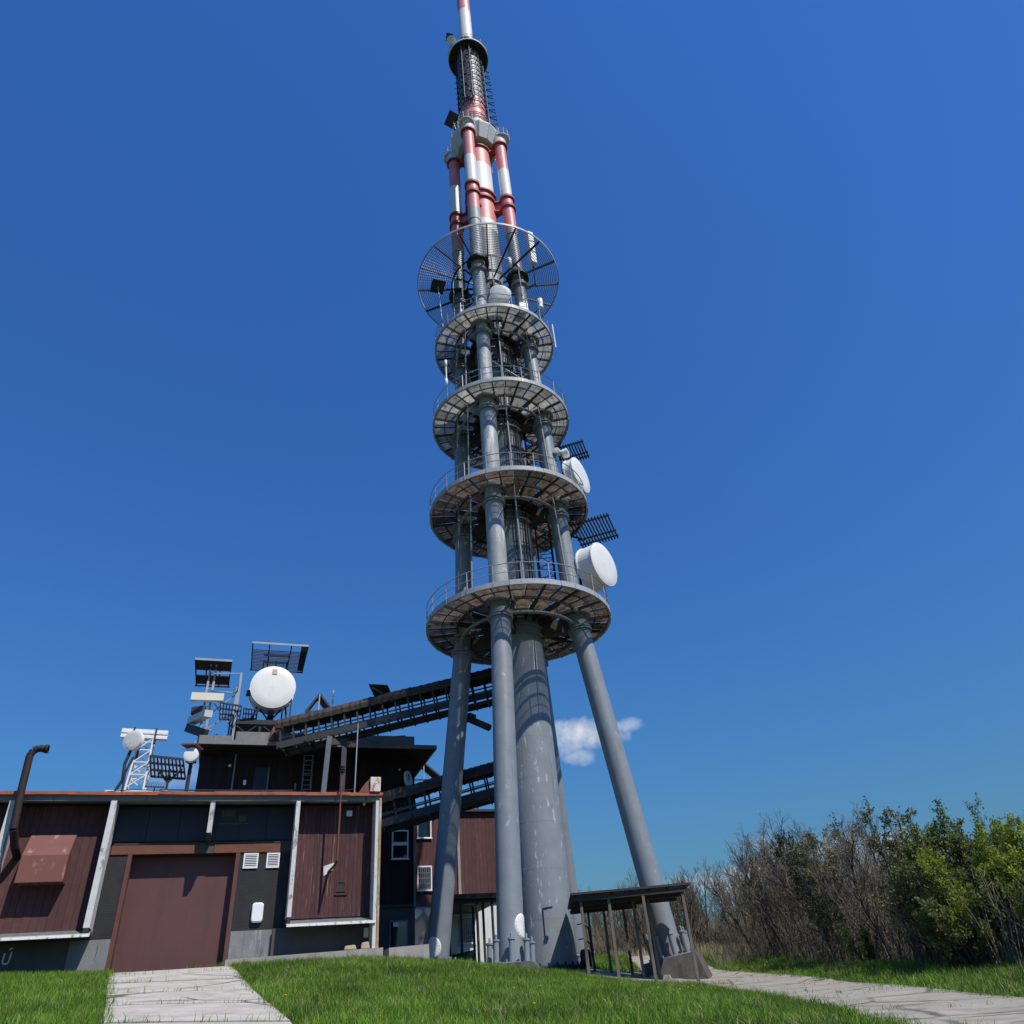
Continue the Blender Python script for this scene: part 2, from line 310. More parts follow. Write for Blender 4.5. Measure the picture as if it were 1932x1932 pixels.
_S = np.linalg.solve(np.block([[_K, _Q], [_Q.T, np.zeros((3, 3))]]), np.r_[_P[:, 2], 0, 0, 0])
def H(x, y):
    x = np.asarray(x, float); y = np.asarray(y, float); xc = np.clip(x, -42, 42); yc = np.clip(y, -26, 96); out = np.zeros(np.broadcast(x, y).shape)
    for i in range(_n): out += _S[i]*_phi((xc-_P[i, 0])**2+(yc-_P[i, 1])**2)
    out += _S[_n]+_S[_n+1]*xc+_S[_n+2]*yc
    far = np.hypot(x-xc, y-yc); return out-np.minimum(far*.04, 12)
def h(x, y): return float(H(x, y))
def axis(a, b, st, far): 
    inner = np.arange(a, b+1e-6, st); o = np.array(far, float); return np.r_[a-o[::-1], inner, b+o]
xs = axis(-42, 42, .6, [4, 12, 30, 80, 200, 500, 1300, 3500]); ys = axis(-26, 96, .6, [4, 12, 30, 80, 200, 500, 1300, 3500])
XX, YY = np.meshgrid(xs, ys); ZZ = H(XX, YY); nx, ny = len(xs), len(ys)
idx = np.arange(nx*ny).reshape(ny, nx)
gv = np.c_[XX.ravel(), YY.ravel(), ZZ.ravel()]; gf = np.c_[idx[:-1, :-1].ravel(), idx[:-1, 1:].ravel(), idx[1:, 1:].ravel(), idx[1:, :-1].ravel()]
me = mesh_of('ground', gv.tolist(), gf.tolist(), 'soil_grass', None, [True]*len(gf))
g = bpy.data.objects.new('ground', me); COL.objects.link(g); struct(g)

def drape(name, mt, left, right, rows, lift, thick=.12, jag=0., parent=None):
    """strip between two edge polylines laid over the ground"""
    vs = []; fs = []; nc = 7
    for j in range(rows+1):
        t = j/rows; a = np.array([np.interp(t, np.linspace(0, 1, len(left)), [p[k] for p in left]) for k in (0, 1)]); b = np.array([np.interp(t, np.linspace(0, 1, len(right)), [p[k] for p in right]) for k in (0, 1)])
        if jag: a = a+(RNG.random(2)-.5)*jag; b = b+(RNG.random(2)-.5)*jag
        for i in range(nc+1):
            p = a+(b-a)*i/nc; vs.append((p[0], p[1], h(p[0], p[1])+lift))
    for j in range(rows):
        for i in range(nc): k = j*(nc+1)+i; fs.append((k, k+1, k+nc+2, k+nc+1))
    n0 = len(vs); vs += [(x, y, z-thick) for x, y, z in vs]
    edge = [i for i in range(nc+1)]+[j*(nc+1)+nc for j in range(1, rows+1)]+[rows*(nc+1)+i for i in range(nc-1, -1, -1)]+[j*(nc+1) for j in range(rows-1, 0, -1)]
    for a, b in zip(edge, edge[1:]+edge[:1]): fs.append((b, a, a+n0, b+n0))
    mb = MB(); mb.add(vs, fs); return mb
# driveway of cast slabs
dl, dr = [(-5.2, 9.3), (-8.25, 15.8), (-17.05, 32.35)], [(-1.6, 7.8), (-4.75, 15.6), (-13.05, 33.95)]
drv = thing('driveway', 'x', 'x', (-9.6, 22, 0)); del drv['label']; del drv['category']; struct(drv)
def lerp2(P, t):
    n = len(P)-1; i = min(int(t*n), n-1); f = t*n-i; return (P[i][0]+(P[i+1][0]-P[i][0])*f, P[i][1]+(P[i+1][1]-P[i][1])*f)
cuts = [0, .12, .24, .36, .5, .60, .70, .795, .89, 1.0]
for a, b in zip(cuts, cuts[1:]):
    e = .0025; L_ = [lerp2(dl, a+e+(b-a-2*e)*k/4) for k in range(5)]; R_ = [lerp2(dr, a+e+(b-a-2*e)*k/4) for k in range(5)]
    build(drape('slab', 'drive_concrete', L_, R_, 6, .05+random.uniform(-.012, .012), .14), 'slab', 'drive_concrete', drv)
rd = build(drape('road', 'road_concrete', [(5.0, 4), (5.0, 14.5), (5.45, 20.3), (5.6, 26.4), (5.75, 33), (5.9, 36.3), (4.9, 39), (4.5, 46), (5, 60)], [(9.0, 4), (8.75, 15), (8.85, 18.3), (9.4, 28.5), (9.45, 34), (9.45, 38.9), (9.2, 43), (8.5, 46.2), (8.2, 60)], 60, .04, .12, .14), 'road', 'road_concrete'); struct(rd)
ap = build(drape('apron', 'road_concrete', [(1.2, 36.55), (1.2, 40), (1.2, 43.8)], [(6.2, 36.4), (5.6, 40), (5.4, 43.8)], 12, .07, .2, .1), 'concrete_apron', 'road_concrete'); struct(ap)

# ================================================================== TOWER
AX, AY = -.243, 43.0; TM = Matrix.Translation((AX, AY, 0)); PHI = R(-15)
TW = thing('broadcast_tower', 'tall grey tubular broadcasting tower with round platforms and red and white upper section', 'tower', (AX, AY, 3.4))
LEGA = [PHI-PI/2, PHI, PHI+PI/2, PHI+PI]               # front, right, back, left
_rz = [(3.0, 6.17), (22.3, 3.75), (26.5, 3.6), (37, 3.3), (46, 3.0), (55, 2.8), (64, 2.7), (78, 2.62), (90, 2.6)]
def leg_r(z): return float(np.interp(z, [a for a, b in _rz], [b for a, b in _rz]))
def leg_p(k, z): r = leg_r(z); a = LEGA[k]; return Vector((r*math.cos(a), r*math.sin(a), z))
def along(p, q):                                       # matrix whose z axis runs p -> q
    p = Vector(p); d = (Vector(q)-p).normalized(); M = d.to_track_quat('Z', 'Y').to_matrix().to_4x4(); M.translation = p; return M
def T(): return MB(TM)
# central column, plates welded in courses
mb = T(); z = 3.2; prof = []; k = 0
while z < 61.5:
    prof += [(1.42, z), (1.42, z+2.28)]; z += 2.3
for a, b in zip(prof[::2], prof[1::2]):
    mb.lathe([(1.42, a[1]), (1.42, b[1])], 40); mb.lathe([(1.42, b[1]), (1.424, b[1]), (1.424, b[1]+.02), (1.42, b[1]+.02)], 40, smooth=False)
for i in range(20):                                    # vertical weld of each course
    a = 1.1+i*2.4; zz = 3.2+i*2.3; mb.beam((1.425*math.cos(a), 1.425*math.sin(a), zz+.05), (1.425*math.cos(a), 1.425*math.sin(a), zz+2.25),   .012, .012)
core = build(mb, 'central_column', 'steel_core', TW)
mb = T(); mb.lathe([(1.5, 3.1), (1.85, 3.1), (1.85, 3.42), (1.5, 3.5)], 40, smooth=False)
for i in range(24): a = 2*PI*i/24; mb.tube((1.65*math.cos(a), 1.65*math.sin(a), 3.4), (1.65*math.cos(a), 1.65*math.sin(a), 3.6), .05, n=6)
build(mb, 'base_flange', 'dark_steel', core)
# access door outline and handle on the column, facing the camera
mb = T()
a0 = R(-92)
def cyl(a, r, z): return (r*math.cos(a), r*math.sin(a), z)
mb.path([cyl(a0, 1.45, 4.75), cyl(a0, 1.45, 5.95), cyl(a0+.16, 1.45, 5.97), cyl(a0+.34, 1.45, 6.0)], .022, 5); mb.box(-.06, .1, -1.52, -1.42, 4.6, 4.74)
build(mb, 'door_handle_rail', 'dark_steel', core)
# splayed legs
for k in range(4):
    p0 = leg_p(k, 3.3); p1 = leg_p(k, 22.3); L = (p1-p0).length; mb = T(); M = along(p0, p1)
    n = 8
    for i in range(n):
        za, zb = L*i/n, L*(i+1)/n
        mb.lathe([(.6, za), (.6, zb-.03)], 28, M=M); mb.lathe([(.6, zb-.03), (.603, zb-.025), (.603, zb-.005), (.6, zb)], 28, M=M, smooth=False)
    lg = build(mb, 'support_leg', 'steel_blue_grey', TW)
    mb = T(); mb.lathe([(.6, 0), (1.2, 0), (1.2, .06), (.6, .06)], 28, M=M, smooth=False)
    for i in range(12):
        a = 2*PI*i/12+.13; mb.beam((M @ Vector((.6*math.cos(a), .6*math.sin(a), .06))), (M @ Vector((1.1*math.cos(a), 1.1*math.sin(a), .06))), .03, .25)
    build(mb, 'base_plate', 'steel_blue_grey', lg)
    for i in range(8):
        a = 2*PI*i/8+.35; mb = T(); M2 = M @ Matrix.Translation((.93*math.cos(a), .93*math.sin(a), .06))
        mb.lathe([(.125, 0), (.125, .85), (.16, .85), (.16, .92), (.13, .92), (.05, .95), (.05, 1.1), (.0, 1.16)], 12, M=M2, smooth=False)
        build(mb, 'anchor_tube', 'steel_blue_grey', TW)
    # collars
    for zc in (21.0,):
        mb = T(); mb.lathe([(.6, -.1), (.74, -.1), (.74, -.02), (.63, -.02), (.63, .06), (.74, .06), (.74, .14), (.6, .14)], 28, M=along(leg_p(k, zc), p1), smooth=False); build(mb, 'collar', 'steel_blue_grey', lg)
    if k in (0, 3):                                    # round riveted manhole cover near the foot
        mb = T(); av = R(-25) if k == 0 else R(-112); zc = 1.55; rings = [0, .12, .3, .43, .46]
        vs = []; fs = []
        for ri, rr in enumerate(rings):
            for i in range(28):
                t = 2*PI*i/28; da = rr*math.cos(t)/.6; rad = .632 if ri < 4 else .6; vs.append(M @ Vector((rad*math.cos(av+da), rad*math.sin(av+da), zc+rr*math.sin(t)*1.1)))
        # local frame of the leg differs from world azimuth: rotate to match
        q = M.to_3x3() @ Vector((1, 0, 0)); corr = math.atan2(q.y, q.x)
        vs = []
        for ri, rr in enumerate(rings):
            for i in range(28):
                t = 2*PI*i/28; da = rr*math.cos(t)/.6; rad = .632 if ri < 4 else .6; ang = av-corr+da; vs.append(M @ Vector((rad*math.cos(ang), rad*math.sin(ang), zc+rr*math.sin(t)*1.1)))
        for j in range(4):
            for i in range(28): fs.append((j*28+i, j*28+(i+1) % 28, (j+1)*28+(i+1) % 28, (j+1)*28+i))
        mb.add(vs, fs, 0, True)
        for i in range(18):
            t = 2*PI*i/18; ang = av-corr+.38*math.cos(t)/.6; pz = zc+.38*1.1*math.sin(t)
            mb.tube(M @ Vector((.62*math.cos(ang), .62*math.sin(ang), pz)), M @ Vector((.655*math.cos(ang), .655*math.sin(ang), pz)), .016, n=6)
        build(mb, 'manhole_cover', 'white_paint', lg)
# straight columns above the first platform
for k in range(4):
    mb = T(); z = 22.3
    while z < 61.9:
        z2 = min(z+2.1, 62); p = leg_p(k, z); q = leg_p(k, z2); r = .6 if z < 40 else .54
        mb.tube(p, q, r, n=24, caps=False); mb.tube(q-Vector((0, 0, .02)), q, r+.004, n=24); z = z2
    c = build(mb, 'outer_column', 'steel_blue_grey' if k != 0 else 'steel_upper', TW)
    for zc in (29.6, 38.0, 46.4, 54.6):
        mb = T(); mb.lathe([(.56, -.1), (.76, -.1), (.76, 0), (.62, 0), (.62, .1), (.76, .1), (.76, .2), (.56, .2)], 24, M=along(leg_p(k, zc), leg_p(k, zc+1)), smooth=False); build(mb, 'collar', 'steel_blue_grey', c)
# platforms
def platform(z, RO, rust, holes):
    rin, rmid = RO*.40, RO*.67; rl = leg_r(z); NB = 16; off = PHI+PI/16
    mb = T()
    mb.ring(RO-.10, RO, z-.26, z+.05, 64, 1); mb.ring(rmid-.05, rmid+.05, z-.2, z-.02, 48); mb.ring(rin-.05, rin+.06, z-.22, z-.02, 40); mb.ring(RO*.835-.02, RO*.835+.02, z-.12, z-.03, 64)
    for i in range(NB):
        a = off+2*PI*i/NB; ca, sa = math.cos(a), math.sin(a)
        mb.beam((1.4*ca, 1.4*sa, z-.22), (RO*.67*ca, RO*.67*sa, z-.2), .1, .34); mb.beam((RO*.67*ca, RO*.67*sa, z-.19), ((RO-.1)*ca, (RO-.1)*sa, z-.13), .09, .18)
        a += PI/NB; ca, sa = math.cos(a), math.sin(a); mb.beam((rmid*ca, rmid*sa, z-.1), ((RO-.1)*ca, (RO-.1)*sa, z-.1), .045, .1)
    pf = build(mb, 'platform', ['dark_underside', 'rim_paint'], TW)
    # rim plates and joints
    for i in range(12):
        a = off+2*PI*i/12; mb = T(); mb.ring(RO+.002, RO+.022, z-.27, z+.06, 7, 0, a+.02, a+2*PI/12-.02); build(mb, 'rim_plate', 'rim_paint', pf)
    # floor panels, each its own object (mesh shared)
    def panel(r0, r1, da, nm):
        m_ = MB(); m_.ring(r0, r1, z-3.4-.05, z-3.4-.015, 3, 0, -da, da); return local_mesh(m_, nm, 'floor_panel_rust' if rust else 'floor_panel')
    po = panel(rmid+.06, RO-.11, PI/32-.011, 'floor_panel'); pi_ = panel(rin+.07, rmid-.06, PI/16-.035, 'floor_panel')
    for i in range(32):
        piece('floor_panel', po, pf, rot=(0, 0, off+2*PI*(i+.5)/32))
    for i in range(16):
        a = off+2*PI*(i+.5)/16
        if min(abs((a-b+PI) % (2*PI)-PI) for b in LEGA) < .24: continue
        if i in holes: continue
        piece('floor_panel', pi_, pf, rot=(0, 0, a))
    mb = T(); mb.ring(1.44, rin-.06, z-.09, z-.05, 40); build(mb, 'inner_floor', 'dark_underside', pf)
    # collar rings round the legs and pipe ring below
    mb = T()
    for k in range(4):
        p = leg_p(k, z); mb.lathe([(.66, -.3), (.95, -.3), (.95, -.12), (.66, -.12), (.66, -.3)], 24, M=Matrix.Translation(p), smooth=False)
    mb.torus(rmid*.93, z-.95, .11, 40, a0=0)
    for i in range(8):
        a = off+2*PI*i/8; mb.tube((rmid*.93*math.cos(a), rmid*.93*math.sin(a), z-.95), (rmid*.93*math.cos(a), rmid*.93*math.sin(a), z-.2), .045, n=5)
    build(mb, 'ring_pipe', 'pipe_grey', pf)
    mb = T(); mb.lathe([(1.42, z-1.25), (1.62, z-1.25), (1.62, z-1.12), (1.47, z-1.12), (1.47, z-.75), (1.62, z-.75), (1.62, z-.62), (1.42, z-.62)], 40, smooth=False); build(mb, 'column_collar', 'steel_blue_grey', pf)
    for k in range(4):
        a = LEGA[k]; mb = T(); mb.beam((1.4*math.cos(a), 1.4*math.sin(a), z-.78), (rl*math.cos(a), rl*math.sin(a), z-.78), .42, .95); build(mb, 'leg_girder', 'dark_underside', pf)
    # railing
    mb = T()
    mb.torus(RO-.03, z+1.2, .03, 72, k=5); build(mb, 'top_rail', 'rail_grey', pf); mb = T(); mb.torus(RO-.03, z+.62, .022, 72, k=5); build(mb, 'mid_rail', 'rail_grey', pf)
    m_ = MB(); m_.tube((RO-.03, 0, z-3.4-.2), (RO-.03, 0, z-3.4+1.22), .032, n=5); m_.box(RO-.05, RO+.04, -.05, .05, z-3.4-.3, z-3.4+.02); pm = local_mesh(m_, 'railing_post', 'rail_grey')
    for i in range(22): piece('railing_post', pm, pf, rot=(0, 0, off+2*PI*i/22))
    return pf
PZ = [(22.3, 5.92), (30.9, 5.59), (39.3, 5.25), (47.7, 4.95)]
pfs = [platform(z, r, i < 2, [(3,), (4, 11), (2, 3, 12), (2, 3, 4, 9, 12)][i]) for i, (z, r) in enumerate(PZ)]
# vertical pipes between platforms
for (z, r), (z2, r2) in zip(PZ, PZ[1:]+[(56.1, 5)]):
    for a in (-2.28, -1.43, -.62, .2, 1.1, 1.9, 2.8, 3.6):
        ra, rb = r*.70, r2*.68
        mb = T(); mb.tube((ra*math.cos(a), ra*math.sin(a), z-.1), (rb*math.cos(a), rb*math.sin(a), z2-.15), .062, n=8); build(mb, 'hanger_pipe', 'pipe_grey', TW)
# cable runs up the core and cage ladder behind the core on the right
mb = T()
for a in (-1.35, -1.2, -.9, -.75): mb.tube((1.62*math.cos(a), 1.62*math.sin(a), 23), (1.6*math.cos(a), 1.6*math.sin(a), 55), .05, n=6)
for z in np.arange(23.5, 55, 1.4): mb.torus(1.56, z, .03, 16, a0=-1.5, a1=-.6, k=4)
build(mb, 'cable_run', 'dark_steel', TW)
mb = T(); cx, cy = 2.25, .35
for z in np.arange(22.5, 47.4, .9):
    for (x0, y0), (x1, y1) in zip(((-.5, -.5), (.5, -.5), (.5, .5), (-.5, .5)), ((.5, -.5), (.5, .5), (-.5, .5), (-.5, -.5))):
        mb.tube((cx+x0, cy+y0, z), (cx+x1, cy+y1, z), .03, n=4); mb.tube((cx+x0, cy+y0, z), (cx+x1, cy+y1, z+.9), .025, n=4)
for x, y in ((-.5, -.5), (.5, -.5), (.5, .5), (-.5, .5)): mb.tube((cx+x, cy+y, 22.3), (cx+x, cy+y, 47.6), .05, n=5)
build(mb, 'ladder_cage', 'dark_steel', TW)
# a denser nest of cables and frames between the top two platforms
mb = T(); rr = random.Random(3)
for i in range(70):
    a = rr.uniform(0, 2*PI); r = rr.uniform(1.5, 2.2); z = rr.uniform(39.6, 54); L = rr.uniform(.5, 2.6)
    if rr.random() < .6: mb.tube((r*math.cos(a), r*math.sin(a), z), (r*math.cos(a), r*math.sin(a), min(z+L, 55.5)), rr.uniform(.03, .09), n=5)
    else: mb.tube((r*math.cos(a), r*math.sin(a), z), (r*math.cos(a+.7), r*math.sin(a+.7), z+rr.uniform(-.3, .3)), .035, n=4)
for i in range(26):
    a = rr.uniform(0, 2*PI); r = rr.uniform(1.6, 1.9); z = rr.uniform(40, 46.5); mb.box(-.12, .12, -.2, .2, 0, rr.uniform(.3, .8), M=Matrix.Translation((r*math.cos(a), r*math.sin(a), z)) @ Matrix.Rotation(a, 4, 'Z'))
build(mb, 'cable_nest', 'dark_steel', TW)['kind'] = 'stuff'
mb = T(); mb.tube((-.5, -2.35, 44.3), (2.3, -1.6, 42.2), .06, n=6); mb.tube((-.5, -2.35, 40), (-.5, -2.35, 47), .09, n=8); build(mb, 'bent_conduit', 'rail_grey', TW)
# round wire screen (ice guard)
ZI, RI = 56.1, 6.37
mb = T(); mb.ring(RI-.05, RI+.03, ZI-.06, ZI+.14, 72, 1)
for i in range(16):
    a = PHI+PI/16+.12+2*PI*i/16; mb.beam((1.42*math.cos(a), 1.42*math.sin(a), ZI-.3), ((RI-.05)*math.cos(a), (RI-.05)*math.sin(a), ZI-.09), .1, .2)
mb.ring(1.85, 1.95, ZI-.35, ZI-.1, 40); mb.ring(3.3, 3.38, ZI-.2, ZI-.05, 48)
for k in range(4): mb.lathe([(.62, -.35), (.98, -.35), (.98, -.1), (.62, -.1), (.62, -.35)], 24, M=Matrix.Translation(leg_p(k, ZI)), smooth=False)
ig = build(mb, 'wire_screen', ['dark_steel', 'rim_paint'], TW)
mb = T()
for i in range(27):
    r = 1.9+(RI-1.95)*i/27; mb.torus(r, ZI, .027, 64, k=4)
build(mb, 'ring_wire', 'wire', ig)
mb = T()
for i in range(128):
    a = 2*PI*i/128; r0 = 2.2 if i % 2 == 0 else 3.8
    mb.tube((r0*math.cos(a), r0*math.sin(a), ZI+.03), ((RI-.05)*math.cos(a), (RI-.05)*math.sin(a), ZI+.03), .010, n=3, caps=False)
build(mb, 'radial_wire', 'wire', ig)
# red and white core above the screen
mb = T()
for a, b, m_ in ((61.5, 64.6, 1), (64.6, 69.3, 0), (69.3, 74.4, 1), (74.4, 79.0, 0), (79.0, 83.0, 1), (83.0, 88.2, 0), (88.2, 99.6, 2)): mb.lathe([(1.41, a), (1.41, b)], 36, m_)
us = build(mb, 'upper_column', ['red_paint', 'white_paint', 'steel_upper'], TW)
for z in (68.1, 69.2):
    mb = T(); mb.lathe([(1.4, z-.12), (1.62, z-.12), (1.62, z+.12), (1.4, z+.12)], 36, smooth=False); build(mb, 'flange', 'red_dark', us)
mb = T(); mb.lathe([(1.4, 77.3), (1.6, 77.3), (1.6, 77.55), (1.4, 77.55)], 36, smooth=False); build(mb, 'flange', 'red_dark', us)
# outer tubes
for k in range(4):
    mb = T(); bands = [(62, 63.8 if k == 0 else 62.4, 2), (63.8 if k == 0 else 62.4, 68, 0), (68, 72.9, 1), (72.9, 77.7, 0)]
    for a, b, m_ in bands: mb.lathe([(.58, 0), (.58, b-a)], 28, m_, along(leg_p(k, a), leg_p(k, b)))
    tb = build(mb, 'outer_tube', ['red_paint', 'white_paint', 'steel_upper'], TW)
    for z in (66.4, 67.9):
        mb = T(); p = leg_p(k, z); mb.lathe([(.57, -.16), (.75, -.16), (.75, .16), (.57, .16)], 28, M=Matrix.Translation(p), smooth=False); build(mb, 'flange', 'red_dark', tb)
    mb = T(); p = leg_p(k, 77.7); mb.lathe([(.58, -.1), (.80, -.1), (.80, .1), (.72, .1), (.72, 1.3), (.5, 1.62), (0, 1.7)], 28, [0, 0, 0, 1, 1, 1], Matrix.Translation(p), smooth=False); build(mb, 'end_cap', ['red_dark', 'collar_white'], tb)
    a = LEGA[k]
    for z in (66.4, 67.9, 77.2):
        mb = T(); mb.prism([(1.3, -.45), (2.1, -.22), (2.1, .22), (1.3, .45)], z-.1, z+.1); mb.v = [tuple(TM @ Matrix.Rotation(a, 4, 'Z') @ TM.inverted() @ Vector(v)) for v in mb.v]; build(mb, 'strut_plate', 'red_dark', us)
    mb = T(); mb.beam((1.4*math.cos(a), 1.4*math.sin(a), 67.2), (2.2*math.cos(a), 2.2*math.sin(a), 67.2), .12, 1.3); build(mb, 'strut', 'red_paint', us)
# polygonal collar platform
mb = T(); mb.lathe([(1.42, 78.1), (2.05, 78.1), (2.75, 79.9), (2.75, 80.1), (1.42, 80.1)], 14, smooth=False)
for i in range(14):
    a = 2*PI*i/14; mb.beam((2.05*math.cos(a), 2.05*math.sin(a), 78.1), (2.76*math.cos(a), 2.76*math.sin(a), 79.95), .06, .1)
cp = build(mb, 'collar_platform', 'collar_white', TW)
mb = T()
for zz in (80.6, 81.2): mb.torus(2.75, zz, .03, 28, k=5)
for i in range(14): a = 2*PI*i/14; mb.tube((2.75*math.cos(a), 2.75*math.sin(a), 80), (2.75*math.cos(a), 2.75*math.sin(a), 81.2), .035, n=5)
build(mb, 'railing', 'rail_grey', cp)
for k in range(4):
    p = leg_p(k, 79.2); mb = T(); Mx = Matrix.Translation((p.x*1.12, p.y*1.12, 0))
    mb.lathe([(.5, 79.0), (.82, 79.0), (.82, 79.08), (.5, 79.08)], 20, M=Mx, smooth=False)
    for zz in (79.6, 80.2):
        for i in range(20): a = 2*PI*i/20; b = 2*PI*(i+1)/20; mb.tube((p.x*1.12+.82*math.cos(a), p.y*1.12+.82*math.sin(a), zz), (p.x*1.12+.82*math.cos(b), p.y*1.12+.82*math.sin(b), zz), .03, n=4)
    for i in range(10): a = 2*PI*i/10; mb.tube((p.x*1.12+.82*math.cos(a), p.y*1.12+.82*math.sin(a), 79), (p.x*1.12+.82*math.cos(a), p.y*1.12+.82*math.sin(a), 80.2), .03, n=4)
    build(mb, 'basket', 'collar_white', cp)
mb = T()
for z in (83.4, 84.2, 85.6): mb.torus(1.5, z, .045, 32, k=5)
build(mb, 'band', 'rail_grey', us)
# dark lattice of dipoles round the column below the top plate
mb = T()
for z in np.arange(86.5, 99.4, 1.25):
    mb.torus(1.62, z, .05, 28, k=4)
    for a in np.arange(0, 2*PI, PI/7): mb.tube((1.4*math.cos(a), 1.4*math.sin(a), z), (1.85*math.cos(a), 1.85*math.sin(a), z), .035, n=4)
for a in np.arange(0, 2*PI, PI/9): mb.tube((1.62*math.cos(a), 1.62*math.sin(a), 86), (1.62*math.cos(a), 1.62*math.sin(a), 99.5), .03, n=4)
rr = random.Random(5)
for z in np.arange(87, 99, .42):
    for a0 in (-2.0, -1.75, -1.5):
        a = a0+rr.uniform(-.12, .12); mb.box(-.06, .06, -.18, .18, 0, .34, M=Matrix.Translation((1.78*math.cos(a), 1.78*math.sin(a), z)) @ Matrix.Rotation(a, 4, 'Z'))
build(mb, 'dipole_lattice', 'dark_steel', TW)
mb = T()
for a in (-1.95, -1.45): mb.tube((1.95*math.cos(a), 1.95*math.sin(a), 86.8), (1.95*math.cos(a), 1.95*math.sin(a), 99.4), .045, n=5)
build(mb, 'feed_pipe', 'rail_grey', TW)
mb = T(); a = .25; pr = None; i = 0
for z in np.arange(80.4, 97.5, .8):
    r = 2.95-(z-80)*.028; p = (r*math.cos(a), r*math.sin(a), z); q = (1.65*math.cos(a), 1.65*math.sin(a), z+(.5 if i % 2 else -.4)); mb.tube(p, q, .05, n=4)
    mb.tube(p, ((r-.02)*math.cos(a), (r-.02)*math.sin(a), z+.8), .03, n=4); i += 1
for da in (-.15, .05): mb.tube((1.75*math.cos(a+da), 1.75*math.sin(a+da), 80), (1.7*math.cos(a+da), 1.7*math.sin(a+da), 99), .09, n=6)
build(mb, 'side_lattice', 'dark_steel', TW)
# top plate, green neck, mast
mb = T(); mb.lathe([(1.0, 99.45), (2.44, 99.45), (2.5, 99.5), (2.5, 99.7), (1.0, 99.72)], 48, [0, 1, 1, 1], smooth=False)
for i in range(12): a = 2*PI*i/12; mb.beam((1.4*math.cos(a), 1.4*math.sin(a), 99.35), (2.4*math.cos(a), 2.4*math.sin(a), 99.4), .08, .12)
tp = build(mb, 'top_plate', ['dark_steel', 'collar_white'], TW)
mb = T(); mb.torus(2.48, 100.8, .03, 40, k=5); mb.torus(2.48, 100.25, .02, 40, k=4)
for i in range(14): a = 2*PI*i/14+.1; mb.tube((2.48*math.cos(a), 2.48*math.sin(a), 99.6), (2.48*math.cos(a), 2.48*math.sin(a), 100.8), .035, n=5)
build(mb, 'railing', 'rail_grey', tp)
mb = T(); mb.lathe([(1.25, 99.7), (1.25, 101.2), (1.1, 101.2), (1.1, 102.0), (1.2, 102.05), (1.2, 102.5), (1.0, 102.5), (1.0, 103.3), (1.1, 103.3), (1.1, 103.7), (.8, 103.8)], 32, smooth=False); build(mb, 'neck', 'green_paint', TW)
mb = T()
for a, b, m_ in ((103.7, 112.7, 1), (112.7, 122.5, 0), (122.5, 131, 1)): mb.lathe([(.84, a), (.84, b)], 28, m_)
mb.lathe([(.84, 131), (.0, 131.5)], 28, 1)
build(mb, 'mast', ['red_paint', 'white_paint'], TW)
# concrete footings
for k in range(4):
    p = leg_p(k, 3.3); a = LEGA[k]; w = (1.25, 1.45, 1.3, 1.3)[k]; zb = h(AX+p.x, AY+p.y)-.5
    mb = MB(TM @ Matrix.Translation((p.x, p.y, 0)) @ Matrix.Rotation(a, 4, 'Z'))
    e = 1.18
    mb.hexa([(-w-.25, -w-.25, zb), (w+.35, -w-.25, zb), (w+.35, w+.25, zb), (-w-.25, w+.25, zb), (-e, -w, 3.15), (e+.1, -w, 3.15+.3), (e+.1, w, 3.15+.3), (-e, w, 3.15)])
    build(mb, 'footing', 'concrete_dark', TW)
mb = T(); mb.lathe([(2.2, 2.4), (2.2, 3.05), (1.7, 3.14), (1.3, 3.14)], 24, smooth=False); build(mb, 'footing', 'concrete_dark', TW)

# ------------------------------------------------------------------ antennas on the tower
def dish(name, label, c, d, r, depth, mount=None, group=None, cat='dish antenna', back=True, sticker=False, face='radome_white', up=(0, 0, 1)):
    """drum antenna: back pan, shroud, radome"""
    c = Vector(c); d = Vector(d).normalized(); t = thing(name, label, cat, c, 0, group); M = along(c, c+d)
    mb = MB(); mb.lathe([(r*.3, -depth*1.35), (r*.75, -depth*1.15), (r*1.0, -depth*.98)], 36, M=M); mb.lathe([(r*.3, -depth*1.35), (0, -depth*1.37)], 36, M=M); build(mb, 'back_pan', 'radome_white', t)
    mb = MB(); mb.lathe([(r, -depth), (r*1.03, -depth), (r*1.03, -depth+.1), (r*.985, -depth+.1), (r*.985, -.09), (r*1.025, -.09), (r*1.025, 0), (r, .0)], 40, M=M, smooth=False); build(mb, 'shroud', 'radome_white', t)
    mb = MB(); bl = min(.09, r*.05); mb.lathe([(r, 0), (r*.97, bl*.3), (r*.6, bl*.75), (0, bl)], 40, M=M); rdm = build(mb, 'radome', face, t)
    if sticker:
        mb = MB(); q = M; s_ = r*.11; cy = r*.72
        X = M.to_3x3() @ Vector((1, 0, 0)); Z = Vector((0, 0, 1)); F_ = d; X = Z.cross(F_).normalized(); U_ = F_.cross(X).normalized()
        o = c+F_*.085; pts = [o+X*x*s_+U_*(y*s_+cy) for x, y in ((-1, -1.1), (1, -1.1), (1, 1.1), (-1, 1.1))]; mb.hexa([p-F_*.03 for p in pts]+[p+F_*.006 for p in pts]); build(mb, 'sticker', 'sticker', rdm)
    if mount:
        mb = MB(); b = c-d*depth*1.3; mp = Vector(mount); mb.tube(b, (mp.x, mp.y, b.z), .12, n=8); mb.tube((mp.x, mp.y, mp.z), (mp.x, mp.y, b.z+r*.5), .09, n=8); mb.box(b.x-.18, b.x+.18, b.y-.18, b.y+.18, b.z-.3, b.z+.3); build(mb, 'mount', 'dark_steel', t)
    return t
z1 = PZ[0][0]
